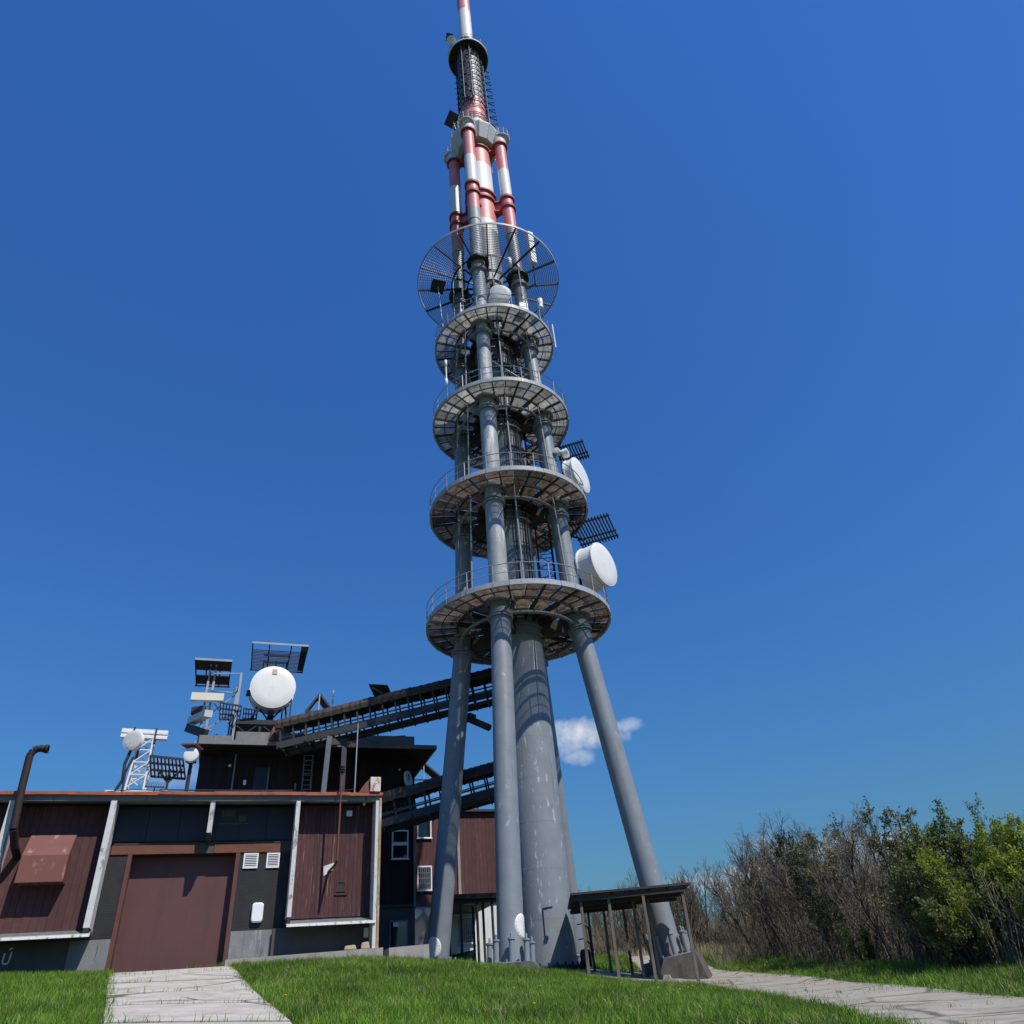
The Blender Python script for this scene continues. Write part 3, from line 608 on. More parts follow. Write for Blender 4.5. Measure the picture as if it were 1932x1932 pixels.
dish('drum_dish', 'large white drum dish on the lowest round tower platform', (5.75, 42.1, 25.7), (.80, -.60, -.02), 1.5, 1.25, (4.15, 43.3, z1), 'dishes on the tower platforms')
dish('drum_dish', 'white drum dish on the second round platform of the tower', (5.15, 41.9, 33.05), (.86, -.48, .02), 1.35, .75, (3.9, 42.9, PZ[1][0]), 'dishes on the tower platforms')
t = thing('antenna_box', 'small white twin-drum antenna beside the upper slatted ice shield', 'antenna', (4.1, 42, 34.9))
mb = MB(); mb.lathe([(.0, 0), (.3, 0), (.34, .1), (.34, .5), (.0, .55)], 20, M=along((4.0, 41.8, 34.95), (4.0+1, 41.5, 35.1)), smooth=False); mb.lathe([(.0, 0), (.22, 0), (.24, .5), (.0, .52)], 20, M=along((3.8, 41.9, 35.15), (3.5, 41.2, 35.15)), smooth=False); build(mb, 'housing', 'radome_white', t)
mb = MB(); mb.tube((3.9, 42.1, PZ[1][0]), (3.9, 42.1, 35.3), .07, n=6); build(mb, 'pole', 'dark_steel', t)
def slat_shield(label, c, ax_u, ax_v, lu, lv, n, arm):
    c = Vector(c); u = Vector(ax_u).normalized(); v = Vector(ax_v); v = (v-u*v.dot(u)).normalized(); t = thing('ice_shield', label, 'ice shield', c, 0, 'slatted ice shields on the tower')
    nrm = u.cross(v)
    for i in range(n):
        o = c+u*(lu*(i/(n-1)-.5)); mb = MB(); mb.beam(o-v*lv/2, o+v*lv/2, .10, .08, up=nrm); build(mb, 'slat', 'dark_steel', t)
    for f in (-.38, .22, .42):
        mb = MB(); o = c+v*lv*f+nrm*.08; mb.beam(o-u*(lu/2+.15), o+u*(lu/2+.1), .1, .1, up=nrm); build(mb, 'cross_bar', 'dark_steel', t)
    for a_, b_ in arm: mb = MB(); mb.beam(a_, b_, .11, .11); build(mb, 'arm', 'dark_steel', t)
slat_shield('lower slatted black ice shield above the large drum dish', (5.72, 43.92, 29.5), (2.52, -.77, .06), (1.5, 3.2, 0), 2.63, 3.5, 13, [((3.5, 43.6, 28.4), (4.6, 43.0, 29.4)), ((3.5, 43.6, 26.5), (3.5, 43.6, 29.3)), ((3.5, 43.6, 29.3), (5.0, 45.0, 29.5))])
slat_shield('upper slatted black ice shield above the second platform dish', (5.04, 44.24, 37.0), (2.0, -.58, .05), (.9, 1.88, 0), 2.1, 2.35, 11, [((3.3, 43.6, 36), (4.2, 42.8, 37)), ((3.3, 43.6, 34.6), (3.3, 43.6, 37)), ((3.3, 43.6, 37), (4.2, 44.5, 37.1))])
dish('drum_dish', 'round white radome facing forward under the wire screen of the tower', (.72, 38.6, 49.6), (.18, -.95, -.1), .84, .9, (.6, 40.2, PZ[3][0]), 'dishes on the tower platforms', face='rim_paint')
t = thing('antenna_box', 'small white box antenna on the rim of the fourth platform', 'antenna', (2.3, 39.2, 47.8)); mb = MB(); mb.box(-.35, .35, -.3, .3, 0, .75, M=Matrix.Translation((2.35, 39.3, 47.9)) @ Matrix.Rotation(.4, 4, 'Z')); build(mb, 'housing', 'radome_white', t)
mb = MB(); mb.tube((2.35, 39.3, 47.75), (2.35, 39.3, 48.95), .05, n=6); build(mb, 'pole', 'rail_grey', t)
t = thing('antenna_canister', 'white pill-shaped antenna at right railing of the fourth platform', 'antenna', (3.75, 39.9, 47.8)); mb = MB(); mb.lathe([(0, 0), (.2, .1), (.22, .3), (.16, .5), (.22, .7), (.22, 1.2), (.1, 1.35), (0, 1.4)], 16, M=Matrix.Translation((3.85, 39.6, 48.3))); build(mb, 'canister', 'radome_white', t)
mb = MB(); mb.tube((3.3, 40.2, 48.6), (3.85, 39.6, 48.6), .05, n=6); mb.tube((3.85, 39.6, 47.9), (3.85, 39.6, 48.4), .05, n=6); build(mb, 'bracket', 'dark_steel', t)
t = thing('rod_antenna', 'thin white rod antenna on right edge of the fourth platform', 'antenna', (4.62, 41.4, 46)); mb = MB(); mb.tube((4.72, 41.2, 45.5), (4.72, 41.2, 48.2), .06, n=8); build(mb, 'rod', 'white_paint', t); mb = MB(); mb.tube((4.3, 41.6, 46.2), (4.72, 41.2, 46.2), .04, n=5); build(mb, 'bracket', 'dark_steel', t)
t = thing('rod_antenna', 'pale twin rod antenna at left edge below the fourth platform', 'antenna', (-4.05, 40, 41)); mb = MB(); mb.tube((-4.05, 40, 41.2), (-4.05, 40, 43.9), .06, n=8); mb.lathe([(0, 0), (.1, .05), (.1, .7), (0, .75)], 10, M=Matrix.Translation((-4.05, 40, 43.2))); mb.lathe([(0, 0), (.1, .05), (.1, .7), (0, .75)], 10, M=Matrix.Translation((-4.05, 40, 41.2))); build(mb, 'rod', 'white_paint', t); mb = MB(); mb.tube((-4.05, 40, 42.4), (-2.9, 41.2, 42.4), .05, n=5); build(mb, 'bracket', 'dark_steel', t)
t = thing('panel_antenna', 'white stacked panel antenna standing on right side of the wire screen', 'antenna', (4.0, 42, 56.2)); 
for z in (57.3, 58.9, 60.4): mb = MB(); mb.box(-.26, .26, -.22, .22, 0, 1.35, M=Matrix.Translation((4.0, 41.9, z)) @ Matrix.Rotation(.5, 4, 'Z')); build(mb, 'panel', 'radome_white', t)
mb = MB(); mb.tube((4.0, 42.3, 54.6), (4.0, 42.3, 62), .08, n=6); mb.tube((4.0, 42.3, 55), (3.3, 42.8, 55), .06, n=5); build(mb, 'pole', 'dark_steel', t)
t = thing('panel_antenna', 'small white capsule antenna above centre of the wire screen', 'antenna', (1.8, 40.5, 55)); mb = MB(); mb.lathe([(0, 0), (.2, .08), (.2, 1.2), (0, 1.3)], 14, M=Matrix.Translation((1.8, 40.5, 55.2))); build(mb, 'panel', 'radome_white', t); mb = MB(); mb.tube((1.8, 40.5, 54.4), (1.8, 40.9, 56.8), .05, n=5); build(mb, 'pole', 'dark_steel', t)
def plate(label, c, n, w, hh, pole, nm='flat_panel'):
    c = Vector(c); t = thing(nm, label, 'panel', c); n = Vector(n).normalized(); M = along(c, c+n)
    mb = MB(); mb.box(-w/2, w/2, -hh/2, hh/2, -.04, .04, M=M); pnl = build(mb, 'panel', 'dark_steel', t)
    mb = MB(); mb.tube(Vector(pole), c, .06, n=6); build(mb, 'pole', 'rail_grey', t); return t
plate('square black panel on a pole left of the wire screen', (-4.5, 40, 52.9), (.1, -.25, -1), 1.15, 1.2, (-4.2, 40.4, 47.9))
plate('square black panel on a pole left of the red column top', (-2.55, 42.3, 84.2), (.25, -.35, -.9), 1.5, 1.6, (-2.0, 42.4, 80.4))
dish('drum_dish', 'small white dish at left edge of the topmost black plate', (-2.2, 41.2, 101.3), (-.25, -.75, -.6), .5, .25, (-1.9, 41.7, 99.7), 'dishes on the tower platforms')
plate('small blue-black panel above the topmost dish', (-2.35, 41.6, 102.9), (.15, -.5, -.85), .8, .9, (-2.1, 41.8, 100.5))

# ================================================================== GARAGE (facade frame: u along the front, v depth, z up)
def F(): return MB(FM)
GA = thing('garage_building', 'long flat-roofed brown garage building with white fins and a red roof edge', 'building', (CX, CY, 4.1), FA)
def P_(name, mt, fn, parent=GA, label=None):
    mb = F(); fn(mb); return build(mb, name, mt, parent, label)
UL = -23.0                                               # left end, outside the picture
wallp = P_('wall', ['plaster_grey', 'slate_shade_board', 'wood_dark_shade'], lambda b: (b.box(UL, -11.3, .97, 1.2, 3.6, 10.5), b.box(-11.3, -10.48, 1.19, 1.4, 3.6, 9.0), b.box(-5.92, -3.62, 1.19, 1.4, 3.6, 9.0), b.box(-11.3, -3.62, 1.19, 1.4, 9.0, 10.5, 1), b.box(-3.62, .05, .97, 1.2, 3.6, 10.5), b.box(-.05, .05, 1.2, 11.8, 3.6, 10.5, 2), b.box(UL, -.05, 11.6, 11.8, 3.6, 10.5, 2), b.box(-11.32, -11.22, .97, 1.4, 3.6, 10.5), b.box(-3.72, -3.6, .97, 1.4, 3.6, 10.5)))
P_('brick_panel', 'brick_dark', lambda b: b.box(-11.22, -10.47, 1.15, 1.19, 5.42, 8.52), wallp)
P_('brick_panel', 'brick_dark', lambda b: b.box(-5.93, -3.73, 1.15, 1.19, 5.47, 8.52), wallp)
P_('plinth', 'concrete_base', lambda b: b.box(-11.9, -10.46, .93, 1.189, 3.6, 5.38), wallp)
for k in range(3): P_('plinth', 'concrete_base', lambda b: b.box(-5.92+k*.557, -5.37+k*.557, 1.10, 1.188, 3.6, 5.46), wallp)
P_('base_wall', 'plaster_grey', lambda b: b.box(UL, -11.92, .90, .968, 3.6, 5.4), wallp)
P_('base_wall', 'plaster_grey', lambda b: b.box(-4.24, -.1, .90, .968, 3.6, 5.47), wallp)
for i in range(3): P_('shade_panel', 'slate_shade_board', lambda b: b.box(-11.2+i*1.28, -9.94+i*1.28, 1.13, 1.188, 9.05, 10.46), wallp)  # shade under the roof overhang painted as blue-black panels
for i in range(3): P_('shade_panel', 'slate_shade_board', lambda b: b.box(-7.3+i*1.19, -6.13+i*1.19, 1.13, 1.188, 9.05, 10.46), wallp)
P_('old_vent_scar', 'plaster_grey', lambda b: (b.box(-7.05, -5.75, 1.10, 1.13, 9.72, 9.78), b.box(-6.95, -6.35, 1.10, 1.13, 10.05, 10.35), b.box(-6.2, -5.85, 1.09, 1.13, 9.8, 10.1), b.box(-6.28, -6.24, 1.09, 1.13, 9.65, 10.0)), wallp)
roof = P_('roof', ['concrete_base', 'concrete_base'], lambda b: b.box(UL, .13, .02, 12, 10.70, 10.84))
P_('lintel', 'concrete_base', lambda b: (b.box(UL, .1, .12, .32, 10.5, 10.698), b.box(UL, .1, .32, 1.4, 10.62, 10.698)), roof)
rr = random.Random(2); us_ = [UL]
while us_[-1] < -.6: us_.append(us_[-1]+rr.uniform(1.5, 2.3))
us_[-1] = .16
for a, b_ in zip(us_, us_[1:]):
    dz = rr.uniform(-.015, .02); P_('roof_edge', 'roof_red', lambda b: (b.hexa([(a, -.02, 10.72+dz), (b_+.02, -.02, 10.72+rr.uniform(-.02, .02)), (b_+.02, .5, 10.74), (a, .5, 10.74), (a, -.02, 10.86+dz), (b_+.02, -.02, 10.86+rr.uniform(-.025, .02)), (b_+.02, .5, 10.9), (a, .5, 10.9)])), roof)
# fins
for u0, u1, z0 in ((-18.9, -18.66, 5.7), (-15.2, -14.97, 5.7), (-11.43, -11.2, 5.72), (-3.76, -3.58, 5.78)):
    P_('fin', 'fin_paint', lambda b: b.hexa([(u0, .05, z0), (u1, .05, z0), (u1, 1.0, z0), (u0, 1.0, z0), (u0, .1, 10.5), (u1, .1, 10.5), (u1, 1.0, 10.5), (u0, 1.0, 10.5)]))
    P_('fin_foot', 'dark_steel', lambda b: b.box(u0+.02, u1-.02, .05, .9, z0-.28, z0))
P_('fin', 'fin_paint', lambda b: b.box(-.13, .02, 0, 1.0, 4.3, 10.5))
P_('fin', 'fin_paint', lambda b: (b.hexa([(-7.44, .2, 9.2), (-7.25, .2, 9.2), (-7.25, 1.15, 9.2), (-7.44, 1.15, 9.2), (-7.44, .1, 10.5), (-7.25, .1, 10.5), (-7.25, 1.15, 10.5), (-7.44, 1.15, 10.5)])), label='short white fin ending above the garage door')
P_('fin_foot', 'dark_steel', lambda b: b.hexa([(-7.44, .5, 8.98), (-7.25, .5, 8.98), (-7.25, 1.15, 8.9), (-7.44, 1.15, 8.9), (-7.44, .28, 9.199), (-7.25, .28, 9.199), (-7.25, 1.15, 9.2), (-7.44, 1.15, 9.2)]))
P_('downspout', 'rust_yellow', lambda b: (b.box(.03, .13, -.04, .06, 4.3, 10.6)))
# lintel beam over the door, frame and leaf
P_('door_lintel', 'rust_orange', lambda b: b.box(-11.15, -7.72, 1.10, 1.186, 8.54, 8.9)); P_('door_lintel', 'rust_orange', lambda b: b.box(-7.05, -4.24, 1.10, 1.186, 8.54, 8.9)); P_('flashing', 'plaster_grey', lambda b: b.box(-11.1, -4.24, 1.08, 1.186, 8.93, 8.97))
P_('lintel_joint', 'plaster_grey', lambda b: b.box(-7.7, -7.07, 1.13, 1.186, 8.54, 8.92))
gdoor = P_('garage_door', 'door_brown', lambda b: b.box(-10.3, -6.1, 1.66, 1.72, 3.95, 8.6))
P_('door_frame', 'frame_brown', lambda b: b.box(-10.47, -10.3, 1.1, 1.72, 3.9, 8.53), gdoor); P_('door_frame', 'frame_brown', lambda b: b.box(-6.1, -5.93, 1.1, 1.72, 3.9, 8.53), gdoor)
P_('door_frame', 'wood_dark_shade', lambda b: b.box(-10.3, -6.1, 1.2, 1.66, 8.5, 8.6), gdoor)
for i in range(1, 5): P_('door_seam', 'door_brown', lambda b: b.box(-10.3+i*.84-.006, -10.3+i*.84+.006, 1.655, 1.66, 4.0, 8.5), gdoor)
# planks
pm = {}
def planks(u0, u1, w, v, z0, z1, parent, mt, skip=None):
    n = int(round((u1-u0)/w)); w = (u1-u0)/n; key = (round(w, 3), z0, z1, mt)
    if key not in pm:
        m_ = MB(); e = .005; m_.hexa([(e, 0, 0), (w-e, 0, 0), (w-.002, .03, 0), (.002, .03, 0), (e, 0, z1-z0), (w-e, 0, z1-z0), (w-.002, .03, z1-z0), (.002, .03, z1-z0)]); pm[key] = local_mesh(m_, 'plank', mt)
    inv = FR[parent.name]
    for i in range(n):
        p = inv @ (FM @ Vector((u0+i*w, v+rr.uniform(-.008, .006), z0))); piece('plank', pm[key], parent, p, (0, 0, 0))
planks(-3.55, -.14, .20, .935, 5.80, 10.48, wallp, 'wood_brown')
planks(-14.95, -11.45, .29, .935, 5.74, 10.48, wallp, 'wood_brown_smooth'); planks(-18.6, -15.2, .29, .935, 5.74, 10.48, wallp, 'wood_brown_smooth')
# sills
for u0, u1 in ((-18.6, -15.22), (-14.95, -11.15), (-3.75, -.04)):
    P_('sill', 'sill_metal', lambda b: (b.hexa([(u0, -.02, 5.42), (u1, -.02, 5.42), (u1, .93, 5.60), (u0, .93, 5.60), (u0, -.02, 5.50), (u1, -.02, 5.50), (u1, .93, 5.74), (u0, .93, 5.74)]))); P_('sill_lip', 'fin_paint', lambda b: (b.hexa([(u0, -.07, 5.40), (u1+.02, -.07, 5.40), (u1+.02, .02, 5.40), (u0, .02, 5.40), (u0, -.05, 5.47), (u1+.02, -.05, 5.47), (u1+.02, .02, 5.52), (u0, .02, 5.52)])))
# hoods on the left bays
for u0, u1, lab in ((-14.25, -12.57, None), (-17.6, -15.5, 'pale hood cut by the left picture edge')):
    P_('ventilation_hood', 'hood_paint' if lab is None else 'fin_paint', lambda b: (b.add([(u0, .93, 9.35), (u1, .93, 9.35), (u1, .25, 8.42), (u0, .25, 8.42), (u0-.0, .2, 7.42), (u1, .2, 7.42), (u1, .93, 7.42), (u0, .93, 7.42)], [(3, 2, 1, 0), (4, 5, 2, 3), (7, 6, 5, 4), (1, 2, 5, 6), (0, 7, 4, 3), (0, 1, 6, 7)])), label=lab)
# louvres, meter cabinet, small items
for u0, u1 in ((-5.76, -5.14), (-4.78, -4.22)):
    f = P_('louvre', 'white_plastic', lambda b: (b.box(u0, u1, 1.09, 1.15, 8.44, 8.50), b.box(u0, u1, 1.09, 1.15, 7.88, 7.94), b.box(u0, u0+.06, 1.09, 1.15, 7.94, 8.44), b.box(u1-.06, u1, 1.09, 1.15, 7.94, 8.44)))
    P_('louvre_back', 'dark_steel', lambda b: b.box(u0+.06, u1-.06, 1.14, 1.149, 7.94, 8.44), f)
    for i in range(7):
        z = 7.955+i*.07; P_('louvre_slat', 'white_plastic', lambda b: b.hexa([(u0+.06, 1.085, z-.004), (u1-.06, 1.085, z-.004), (u1-.06, 1.13, z+.02), (u0+.06, 1.13, z+.02), (u0+.06, 1.085, z+.022), (u1-.06, 1.085, z+.022), (u1-.06, 1.13, z+.036), (u0+.06, 1.13, z+.036)]), f)
def rbox(b, u0, u1, v0, v1, z0, z1, r):
    pts = []
    for cx_, cz_, a0 in ((u1-r, z1-r, 0), (u0+r, z1-r, PI/2), (u0+r, z0+r, PI), (u1-r, z0+r, 1.5*PI)):
        for k in range(5): a = a0+PI/2*k/4; pts.append((cx_+r*math.cos(a), cz_+r*math.sin(a)))
    n = len(pts); c = 1-.06/(u1-u0); mu, mz = (u0+u1)/2, (z0+z1)/2
    vs = [(x, v1, z) for x, z in pts]+[(x, v0+.03, z) for x, z in pts]+[(mu+(x-mu)*c, v0, mz+(z-mz)*c) for x, z in pts]
    b.add(vs, [tuple(range(2*n, 3*n))]+[(i, (i+1) % n, n+(i+1) % n, n+i) for i in range(n)]+[(n+i, n+(i+1) % n, 2*n+(i+1) % n, 2*n+i) for i in range(n)], 0, False)
P_('meter_cabinet', 'white_plastic', lambda b: rbox(b, -5.17, -4.70, .98, 1.15, 5.74, 6.5, .12))
vb = P_('wall_hatch', 'wood_brown', lambda b: (b.box(-1.66, -1.24, .90, .935, 7.17, 7.22), b.box(-1.66, -1.24, .90, .935, 6.80, 6.85), b.box(-1.66, -1.60, .90, .935, 6.85, 7.17), b.box(-1.30, -1.24, .90, .935, 6.85, 7.17), b.box(-1.72, -1.18, .885, .935, 6.66, 6.70)))
P_('opening', 'dark_steel', lambda b: b.box(-1.60, -1.30, .925, .934, 6.85, 7.17), vb)
P_('cable_bracket', 'collar_white', lambda b: (b.hexa([(-2.25, .90, 7.45), (-1.86, .90, 7.7), (-1.86, .935, 7.7), (-2.25, .935, 7.45), (-2.28, .90, 7.85), (-1.82, .90, 8.0), (-1.82, .935, 8.0), (-2.28, .935, 7.85)])))
sm = P_('service_mast', 'rust_pipe', lambda b: (b.tube((-1.83, -.26, 7.9), (-1.82, -.26, 11.7), .045, n=8), b.path([(-1.83, -.26, 7.9), (-1.9, -.12, 7.72), (-2.05, .92, 7.62)], .055, 8)))
P_('insulator', 'dark_steel', lambda b: b.lathe([(.0, 0), (.08, 0), (.14, .06), (.08, .1), (.15, .16), (.08, .2), (.12, .3), (0, .36)], 14, M=Matrix.Translation((-1.82, -.26, 11.68)), smooth=False), sm)
P_('lamp_box', 'white_plastic', lambda b: (b.hexa([(-1.37, .72, 9.98), (-1.12, .72, 9.98), (-1.12, .93, 10.0), (-1.37, .93, 10.0), (-1.37, .75, 10.22), (-1.12, .75, 10.22), (-1.12, .93, 10.24), (-1.37, .93, 10.24)])))
P_('bulkhead_lamp', 'white_plastic', lambda b: b.lathe([(0, .12), (.05, .1), (.06, .03), (.06, 0)], 12, M=FM.inverted() @ FM @ Matrix.Translation((-.62, .45, 10.5)) @ Matrix.Rotation(PI, 4, 'X')))
P_('wall_notice', 'white_plastic', lambda b: b.box(-.36, -.16, .885, .899, 4.95, 5.32))
P_('parapet_block', 'white_rust', lambda b: b.box(-.43, .05, -.1, .6, 10.9, 11.56))
P_('parapet_block', 'rust_pipe', lambda b: b.hexa([(-.95, .1, 10.9), (-.45, .0, 10.9), (-.45, .7, 10.9), (-.95, .7, 10.9), (-.6, .2, 11.4), (-.45, .1, 11.5), (-.45, .7, 11.5), (-.6, .7, 11.4)]))
fl = P_('flue_pipe', 'flue_brown', lambda b: (b.path([(-14.55, .93, 8.5), (-14.6, .3, 8.75), (-14.68, -.32, 9.3), (-14.8, -.34, 10.8), (-14.86, -.34, 12.2), (-14.78, -.34, 12.42), (-14.6, -.34, 12.52), (-14.35, -.34, 12.5)], .15, 12)))
P_('flue_collar', 'flue_brown', lambda b: b.lathe([(.15, 0), (.18, 0), (.18, .12), (.15, .12)], 14, M=along((-14.36, -.34, 12.5), (-14, -.34, 12.49))), fl)
P_('roof_cable', 'dark_steel', lambda b: (b.path([(-16, .4, 10.93), (-12, .5, 10.95), (-10.6, .3, 11.02), (-8.6, .4, 10.93), (-5, .3, 10.97), (-2.5, .5, 10.95), (-1.1, .3, 11.1), (-.9, .8, 10.95)], .02, 4), b.path([(-9.6, -.15, 10.9), (-6.9, -.16, 10.87), (-4.0, -.15, 10.89)], .03, 5)), roof)
# painted letter U with its accent
def letter(b):
    pts = [(-14.045, 5.08), (-14.055, 4.85)]+[(-13.95+.105*math.cos(a), 4.80+.09*math.sin(a)) for a in np.linspace(PI, 2*PI, 9)]+[(-13.84, 4.85), (-13.82, 5.11)]
    for (x0, z0), (x1, z1_) in zip(pts, pts[1:]): b.beam((x0, .897, z0), (x1, .897, z1_), .05, .006, up=(0, 1, 0))
    for (x0, z0), (x1, z1_) in (((-13.93, 5.17), (-13.87, 5.25)), ((-13.87, 5.25), (-13.83, 5.2))): b.beam((x0, .897, z0), (x1, .897, z1_), .045, .006, up=(0, 1, 0))
P_('painted_letter', 'plaster_white', letter, wallp)
# stones and low walls
sw = tag(P_('low_wall', 'concrete', lambda b: b.hexa([(-6.05, -.75, 3.3), (.25, -.55, 3.3), (.25, .9, 3.3), (-6.05, 1.05, 3.3), (-6.0, -.72, 4.30), (.25, -.52, 4.42), (.25, .9, 4.44), (-6.0, 1.05, 4.34)]), None), 'long low concrete plinth in front of the garage wall right of its door', 'low wall')
tag(P_('low_wall', 'concrete', lambda b: b.hexa([(.42, -1.0, 3.2), (2.2, -.9, 3.2), (2.2, .2, 3.2), (.42, .2, 3.2), (.42, -.95, 4.36), (2.15, -.85, 4.42), (2.15, .2, 4.42), (.42, .2, 4.36)]), None), 'short mossy concrete block between the garage corner and the left tower leg', 'low wall')
for u, w, z, lab in ((-1.05, .55, .2, 'left flat tan stone lying on the plinth under the sill'), (-.42, .42, .3, 'right rounded tan stone lying on the plinth beside the corner fin')):
    rr2 = random.Random(int(w*100)); mb = F(); zt = 4.425
    mb.hexa([(u-w/2, -.1, zt), (u+w/2, -.08, zt), (u+w/2-.05, .4, zt), (u-w/2+.05, .4, zt), (u-w/2+.04, -.06, zt+z*.85), (u+w/2-.06, -.05, zt+z), (u+w/2-.08, .35, zt+z*.95), (u-w/2+.1, .35, zt+z*.8)])
    o = build(mb, 'stone', 'stone_tan'); bv = o.modifiers.new('bevel', 'BEVEL'); bv.width = .06; bv.segments = 3; tag(o, lab, 'stone')

# ================================================================== BACK BUILDING
BB = thing('station_building', 'tall dark brown station building with a broad overhanging roof behind the garage', 'building', FW(2, 15)+(4.0,), FA)
def B_(name, mt, fn, parent=BB, label=None): return P_(name, mt, fn, parent, label)
bw = B_('wall', ['wood_dark_shade', 'plaster_grey', 'plaster_white'], lambda b: (b.box(-9, 5.0, 15.06, 26, 3.2, 17.0), b.box(5.0, 13.7, 22.06, 32, 3.2, 15.0), b.box(1, 5.0, 15.0, 15.059, 3.2, 7.75, 1), b.box(5.0, 13.7, 22.0, 22.059, 3.2, 8.6, 2)))  # front block coloured dark for the tower's shadow
B_('string_course', 'plaster_grey', lambda b: b.box(1, 5.05, 14.9, 15.1, 7.76, 7.92), bw); B_('string_course', 'plaster_grey', lambda b: b.box(5.0, 13.75, 21.9, 22.1, 8.61, 8.8), bw)
planks(1.2, 3.4, .28, 15.0, 7.93, 13.3, bw, 'wood_dark_shade'); planks(4.62, 4.9, .14, 15.0, 7.93, 13.3, bw, 'wood_dark_shade')
planks(6.5, 9.75, .29, 22.0, 8.81, 14.98, bw, 'wood_brown_smooth'); planks(10.0, 13.6, .29, 22.0, 8.81, 14.98, bw, 'wood_brown_smooth'); planks(-8.95, 4.98, .34, 15.02, 13.4, 16.95, bw, 'wood_dark_shade')
B_('pilaster', 'concrete_base', lambda b: b.box(4.9, 5.02, 14.86, 15.06, 7.6, 13.3)); B_('pilaster', 'concrete', lambda b: b.box(9.77, 9.97, 21.86, 22.06, 8.81, 14.9))
def window(u0, u1, z0, z1, v=14.93, mt='white_plastic', mid=None, bars=0, fw=.09):
    w = B_('window', mt, lambda b: (b.box(u0, u1, v, v+.08, z0, z0+fw*1.2), b.box(u0, u1, v, v+.08, z1-fw, z1), b.box(u0, u0+fw, v, v+.08, z0+fw*1.2, z1-fw), b.box(u1-fw, u1, v, v+.08, z0+fw*1.2, z1-fw), b.box(u0-.05, u1+.05, v-.08, v, z0-.02, z0+.04)))
    if mid: B_('transom', mt, lambda b: b.box(u0+fw, u1-fw, v-.01, v+.07, mid-.1, mid+.1), w)
    B_('pane', 'glass_dark', lambda b: b.box(u0+fw, u1-fw, v+.04, v+.06, z0+fw*1.2, z1-fw), w)
    for i in range(bars):
        u = u0+fw+(u1-u0-2*fw)*(i+1)/(bars+1); B_('bar', 'rail_grey', lambda b: b.box(u-.012, u+.012, v-.05, v-.03, z0+.1, z1-.06), w)
    if bars:
        for k in range(5): z = z0+.15+(z1-z0-.3)*k/4; B_('cross_bar', 'rail_grey', lambda b: b.box(u0+.06, u1-.06, v-.066, v-.051, z-.01, z+.01), w)
    return w
window(3.46, 4.56, 10.5, 12.3, mid=11.45); window(6.69, 7.79, 13.13, 14.7, v=21.93); window(6.69, 7.79, 9.58, 11.26, v=21.93, bars=5)
window(3.4, 4.55, 5.5, 7.05, mt='concrete_base', fw=.07); window(9.76, 10.95, 6.09, 7.8, v=21.93, bars=6)
B_('paper_notice', 'white_plastic', lambda b: b.box(3.62, 3.95, 14.91, 14.925, 6.7, 6.95))
sl_ = B_('roof_slab', ['concrete_base', 'wood_dark_shade'], lambda b: (b.box(-9.15, 6.1, 13, 26, 17.08, 17.34), b.box(-9.0, 5.9, 13.1, 25.9, 17.0, 17.08, 1)))
B_('parapet', 'concrete_base', lambda b: (b.box(-9.15, -7.2, 13.0, 13.2, 17.345, 17.62), b.box(-7.0, 4.6, 13.3, 13.5, 17.345, 18.0)), sl_)
B_('roof', 'canopy_roof', lambda b: b.box(5.05, 13.9, 21.7, 32.2, 15.02, 15.2))
B_('roof_frame', 'bridge_steel', lambda b: (b.beam((1.6, 14.2, 17.45), (2.2, 14.8, 18.3), .12, .12), b.beam((1.2, 14.2, 17.4), (4.2, 14.2, 17.5), .12, .15), b.beam((2.0, 14.6, 18.2), (4.2, 14.4, 18.35), .14, .14), b.box(3.85, 4.3, 14.1, 14.5, 17.35, 18.2), b.beam((3.3, 14.3, 17.5), (3.9, 14.5, 18.25), .1, .1)), sl_)
dd = B_('door', 'slate_shade_board', lambda b: b.box(-5.6, -4.75, 14.9, 15.0, 12.8, 16.2)); B_('door_frame', 'concrete_base', lambda b: b.box(-4.75, -4.66, 14.9, 15.0, 12.8, 16.2), dd)
B_('switch_box', 'white_plastic', lambda b: b.box(-6.2, -6.03, 14.9, 15.0, 15.1, 15.4)); B_('wall_lamp', 'white_plastic', lambda b: b.lathe([(0, .1), (.09, .06), (.1, 0)], 10, M=Matrix.Translation((-7.15, 14.9, 16.3)) @ Matrix.Rotation(PI/2, 4, 'X')))
B_('wall_lamp', 'white_plastic', lambda b: b.lathe([(0, .1), (.07, .06), (.08, 0)], 10, M=Matrix.Translation((3.9, 14.9, 16.2)) @ Matrix.Rotation(PI/2, 4, 'X')))
for u in (-6.85, -2.95, .15): B_('wall_pipe', 'pipe_grey', lambda b: b.tube((u, 14.85, 10.9), (u, 14.85, 17.0 if u < -5 else 15.2), .06, n=6))
ld = B_('ladder', 'pipe_grey', lambda b: (b.tube((-2.55, 14.6, 10.9), (-2.55, 14.6, 17.6), .05, n=6), b.tube((-2.0, 14.6, 10.9), (-2.0, 14.6, 17.6), .05, n=6)))
for i in range(20): z = 11.2+i*.32; B_('rung', 'pipe_grey', lambda b: b.tube((-2.55, 14.6, z), (-2.0, 14.6, z), .025, n=5), ld)
for z in (14.6, 15.6, 16.4): B_('cage_hoop', 'pipe_grey', lambda b: b.path([(-2.55, 14.6, z), (-2.6, 14.1, z), (-2.28, 13.85, z), (-1.95, 14.1, z), (-2.0, 14.6, z)], .025, 5), ld)
